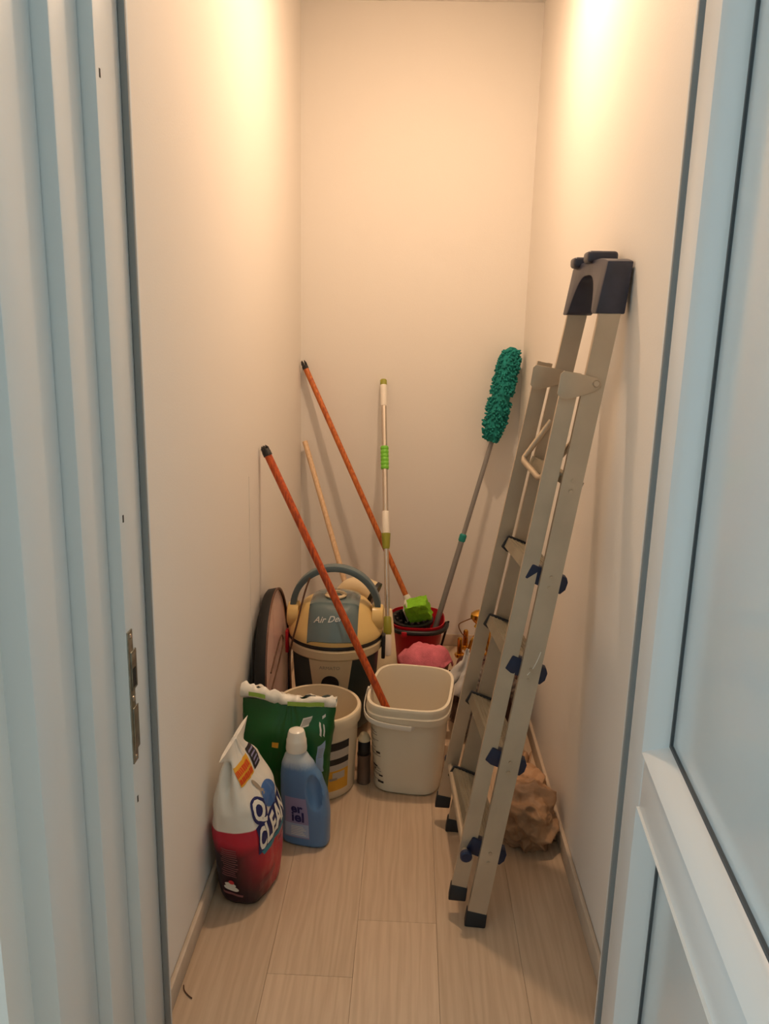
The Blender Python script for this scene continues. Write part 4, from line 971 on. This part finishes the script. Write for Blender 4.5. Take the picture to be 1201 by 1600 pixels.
def bottle_mat():
    mt = mat('softener_plastic', (92, 146, 206), 0.28, sss=0.2); nt = mt.node_tree; b = nt.nodes['Principled BSDF']
    tc = nt.nodes.new('ShaderNodeTexCoord'); sp_ = nt.nodes.new('ShaderNodeSeparateXYZ'); nt.links.new(tc.outputs['Object'], sp_.inputs[0])
    n_ = nt.nodes.new('ShaderNodeTexNoise'); n_.inputs['Scale'].default_value = 30
    ad = nt.nodes.new('ShaderNodeMath'); ad.operation = 'MULTIPLY_ADD'; ad.inputs[1].default_value = 0.012
    nt.links.new(n_.outputs['Fac'], ad.inputs[0]); nt.links.new(sp_.outputs['Z'], ad.inputs[2])
    r = nt.nodes.new('ShaderNodeValToRGB'); r.color_ramp.elements[0].position = 0.236; r.color_ramp.elements[0].color = lin((98, 138, 184)) + (1,)
    r.color_ramp.elements[1].position = 0.262; r.color_ramp.elements[1].color = lin((196, 206, 214)) + (1,)
    nt.links.new(ad.outputs[0], r.inputs[0]); nt.links.new(r.outputs[0], b.inputs['Base Color']); return mt
build(BOL.mesh(70, 80), 'bottle_body', bottle_mat(), bo, smooth=True, auto=60)
build(MB().lathe([(0.024, 0.276), (0.0285, 0.277), (0.0290, 0.284), (0.0275, 0.300), (0.0272, 0.308), (0.0255, 0.311), (0.0235, 0.326), (0.0205, 0.334), (0.012, 0.339), (0.001, 0.340)], (-0.281, 1.945, 0), 32), 'cap', M['cap_white'], bo, smooth=True)
build(BOL.patch(FR, [(-0.058, 0.028), (0.022, 0.028), (0.016, 0.150), (-0.050, 0.150)], 10, 12, 0.001), 'label', M['lilac'], bo)
build(BOL.patch(FR, [(-0.056, 0.032), (0.020, 0.032), (0.019, 0.072), (-0.055, 0.072)], 10, 4, 0.0016), 'lower_label', M['palelabel'], bo)
build(text_mb('er', lambda x, y: BOL.flat(FR, -0.012+x, 0.118+y, 0.0024), 0.036, bold=0.0012), 'lettering', M['navy_print'], bo)
build(text_mb('iel', lambda x, y: BOL.flat(FR, -0.010+x, 0.092+y, 0.0024), 0.040, bold=0.0012), 'lettering', M['navy_print'], bo)
mbl = MB()
for k in range(6):
    z = 0.038 + k*0.005; q = BOL.patch(FR, [(-0.030, z), (0.012-0.004*(k % 3), z), (0.012-0.004*(k % 3), z+0.0018), (-0.030, z+0.0018)], 5, 1, 0.0022); mbl.add(q.v, q.f)
build(mbl, 'small_print', M['bag_white'], bo)

# ------------------------------------------------------------------ red and white detergent pouch
po = thing('detergent_pouch', (-0.370, 1.758, 0), 'red and white detergent pouch with a navy logo, standing nearest the left wall', 'pouch')
ROT = math.radians(-14)
def podisp(phi, z):
    d = 0.003*noise.noise(Vector((math.cos(phi)*2.5, math.sin(phi)*2.5, z*14))) + 0.002*noise.noise(Vector((math.cos(phi)*6, math.sin(phi)*6, z*30+5)))
    # side gussets fold inwards towards the seal
    if z > 0.26:
        t = min(1, (z-0.26)/0.10)
        for g0 in (-PI/2, PI/2):
            w_ = math.atan2(math.sin(phi-g0), math.cos(phi-g0))
            d -= 0.058*t*math.exp(-(w_/0.20)**2)*(1 - max(0, (z-0.365)/0.045))
    return d
PT = 0.413
POL = Loft([(0, -0.371, 1.758, 0.050, 0.076, 3.2), (0.015, -0.371, 1.758, 0.060, 0.088, 3.2), (0.10, -0.373, 1.760, 0.070, 0.096, 3.0), (0.19, -0.378, 1.762, 0.074, 0.097, 2.8), (0.26, -0.385, 1.760, 0.063, 0.094, 2.6), (0.33, -0.397, 1.755, 0.034, 0.084, 2.4), (0.392, -0.405, 1.750, 0.009, 0.077, 2.2), (PT, -0.407, 1.749, 0.0045, 0.076, 2.2)], rot=ROT, disp=podisp)
def powarp(p, phi, z):
    t = max(0, (z-0.18)/(PT-0.18)); p = p + Vector((0, 0, t*0.30*(p.y-1.750)))
    p.x = max(p.x, XL+0.0145 if p.z < 0.06 else XL+0.002); return p
POL.warp = powarp
def pouch_mat():
    mt = mat('pouch_print', (230, 224, 212), 0.34, bump=0.12, bscale=26); nt = mt.node_tree; b = nt.nodes['Principled BSDF']
    tc = nt.nodes.new('ShaderNodeTexCoord'); s3 = nt.nodes.new('ShaderNodeSeparateXYZ'); nt.links.new(tc.outputs['Object'], s3.inputs[0])
    def math_(op, a, b_=None, c_=None):
        nd_ = nt.nodes.new('ShaderNodeMath'); nd_.operation = op
        for i, q in enumerate((a, b_, c_)):
            if q is None: continue
            if isinstance(q, (int, float)): nd_.inputs[i].default_value = q
            else: nt.links.new(q, nd_.inputs[i])
        return nd_.outputs[0]
    def step(v, lo, hi):
        r = nt.nodes.new('ShaderNodeMapRange'); r.inputs['From Min'].default_value = lo; r.inputs['From Max'].default_value = hi
        nt.links.new(v, r.inputs['Value']); return r.outputs['Result']
    def mixc(f, a, b_):
        mx = nt.nodes.new('ShaderNodeMix'); mx.data_type = 'RGBA'; nt.links.new(f, mx.inputs[0])
        for k, q in ((6, a), (7, b_)):
            if isinstance(q, tuple): mx.inputs[k].default_value = q
            else: nt.links.new(q, mx.inputs[k])
        return mx.outputs[2]
    X, Y, Z = s3.outputs
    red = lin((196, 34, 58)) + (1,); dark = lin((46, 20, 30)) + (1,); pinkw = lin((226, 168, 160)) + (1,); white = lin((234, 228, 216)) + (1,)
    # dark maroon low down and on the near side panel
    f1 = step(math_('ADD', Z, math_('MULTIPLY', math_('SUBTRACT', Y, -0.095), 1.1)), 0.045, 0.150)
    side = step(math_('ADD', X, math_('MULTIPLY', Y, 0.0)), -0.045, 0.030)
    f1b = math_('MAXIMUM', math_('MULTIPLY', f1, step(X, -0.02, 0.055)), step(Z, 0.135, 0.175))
    c = mixc(f1b, dark, red)
    # pale pink towards the far top of the front panel
    fp_ = math_('MULTIPLY', step(math_('ADD', math_('MULTIPLY', Y, 0.9), math_('MULTIPLY', Z, 0.8)), 0.10, 0.19), step(X, 0.03, 0.06))
    c = mixc(fp_, c, pinkw)
    # white upper part
    fw = step(math_('SUBTRACT', Z, math_('MULTIPLY', X, 0.10)), 0.208, 0.211)
    c = mixc(fw, c, white)
    nt.links.new(c, b.inputs['Base Color']); return mt
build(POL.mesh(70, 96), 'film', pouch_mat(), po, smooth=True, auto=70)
F0, NS0 = 0.0, -PI/2
navy = M['navy_print']
# logo on the front panel: t runs away from the viewer
lg = build(POL.blob(F0, ell(-0.048, 0.252, 0.034, 0.036, 24), 0.0016), 'logo_disc', navy, po)
build(POL.blob(F0, ell(0.012, 0.262, 0.032, 0.030, 24), 0.0016), 'logo_ball', M['ball'], po)
build(POL.patch(F0, [(-0.084, 0.144), (0.088, 0.182), (0.088, 0.248), (-0.084, 0.218)], 16, 8, 0.0020), 'logo_back', navy, po)
build(POL.patch(F0, [(-0.060, 0.138), (0.050, 0.158), (0.066, 0.176), (-0.070, 0.150)], 14, 3, 0.0024), 'logo_swoosh', M['teal_print'], po)
build(text_mb('Q', lambda x, y: POL.flat(F0, -0.048+x*0.8, 0.252+y, 0.0030), 0.072, bold=0.0024), 'lettering', M['bag_white'], lg)
build(text_mb('CLEAN', lambda x, y: POL.flat(F0, -0.006+x*0.62, 0.194+y+0.15*x, 0.0034), 0.076, bold=0.0026), 'lettering', M['bag_white'], lg)
build(text_mb('matik', lambda x, y: POL.flat(F0, 0.030+x, 0.142+y+0.2*x, 0.0030), 0.018), 'lettering', M['print_dark'], lg)
# price flash near the seal
yl = build(POL.patch(F0, [(-0.060, 0.322), (0.006, 0.322), (0.010, 0.368), (-0.058, 0.368)], 10, 6, 0.0016), 'yellow_flash', M['print_yellow'], po)
for k in range(2):
    mbq = MB(); rq = random.Random(k+2)
    for i in range(9):
        t0 = -0.056 + i*0.0066; q = POL.patch(F0, [(t0, 0.327+k*0.019), (t0+0.0052, 0.327+k*0.019), (t0+0.0052+rq.uniform(-.001,.001), 0.341+k*0.019), (t0+rq.uniform(-.001,.001), 0.341+k*0.019)], 1, 2, 0.0024); mbq.add(q.v, q.f)
    build(mbq, 'orange_print', M['redprint'], yl)
dk = build(POL.patch(F0, [(0.014, 0.322), (0.052, 0.322), (0.056, 0.372), (0.016, 0.372)], 8, 6, 0.0016), 'dark_flash', M['print_dark'], po)
mbq = MB()
for k in range(4):
    q = POL.patch(F0, [(0.020, 0.329+k*0.010), (0.046, 0.329+k*0.010), (0.047, 0.333+k*0.010), (0.021, 0.333+k*0.010)], 4, 1, 0.0024); mbq.add(q.v, q.f)
build(mbq, 'pale_print', M['lilac'], dk)
fg = MB()
for poly in (ell(-0.012, 0.300, 0.006, 0.018, 14, 0.3), ell(-0.008, 0.280, 0.010, 0.006, 12), ell(-0.016, 0.308, 0.004, 0.006, 10)):
    q = POL.blob(F0, poly, 0.0016, 3); fg.add(q.v, q.f)
build(fg, 'figure_print', M['print_grey'], po)
# text block and cake picture on the near side panel
mbt = MB(); rt = random.Random(11)
for k in range(13):
    z = 0.158 - k*0.0058; a = rt.uniform(-0.034, -0.026); b_ = rt.uniform(0.008, 0.016)
    q = POL.patch(NS0, [(a, z), (b_, z), (b_, z+0.0022), (a, z+0.0022)], 6, 1, 0.0016); mbt.add(q.v, q.f)
build(mbt, 'small_print', M['maroonprint'], po)
cake = MB()
for poly in (ell(-0.008, 0.052, 0.020, 0.0075, 18, -0.12), ell(-0.010, 0.062, 0.015, 0.006, 16, -0.1)):
    q = POL.blob(NS0, poly, 0.0018, 3); cake.add(q.v, q.f)
ckm = build(cake, 'cake_print', M['bag_white'], po)
build(POL.blob(NS0, ell(-0.006, 0.070, 0.0075, 0.0065, 14), 0.0022, 3), 'strawberry_print', M['cakered'], ckm)
build(POL.patch(NS0, [(-0.032, 0.036), (0.020, 0.030), (0.022, 0.036), (-0.031, 0.042)], 8, 1, 0.0018), 'pale_print', M['maroonprint'], po)
mbt = MB()
for k in range(4):
    z = 0.060 - k*0.006; q = POL.patch(F0, [(-0.080, z), (0.0, z+0.018), (0.0, z+0.0205), (-0.080, z+0.0025)], 8, 1, 0.0016); mbt.add(q.v, q.f)
build(mbt, 'red_print', M['maroonprint'], po)

# ------------------------------------------------------------------ bit of wire on the floor by the doorway
tag(build(MB().tube(smoothpath([(-0.452, 1.425, 0.0022), (-0.447, 1.412, 0.0022), (-0.436, 1.400, 0.0022), (-0.425, 1.392, 0.0022)], 5), 0.0013, 6), 'wire_scrap', M['cord'], origin=(-0.44, 1.41, 0), smooth=True), 'short curled brown wire scrap on the floor beside the left jamb', 'wire')
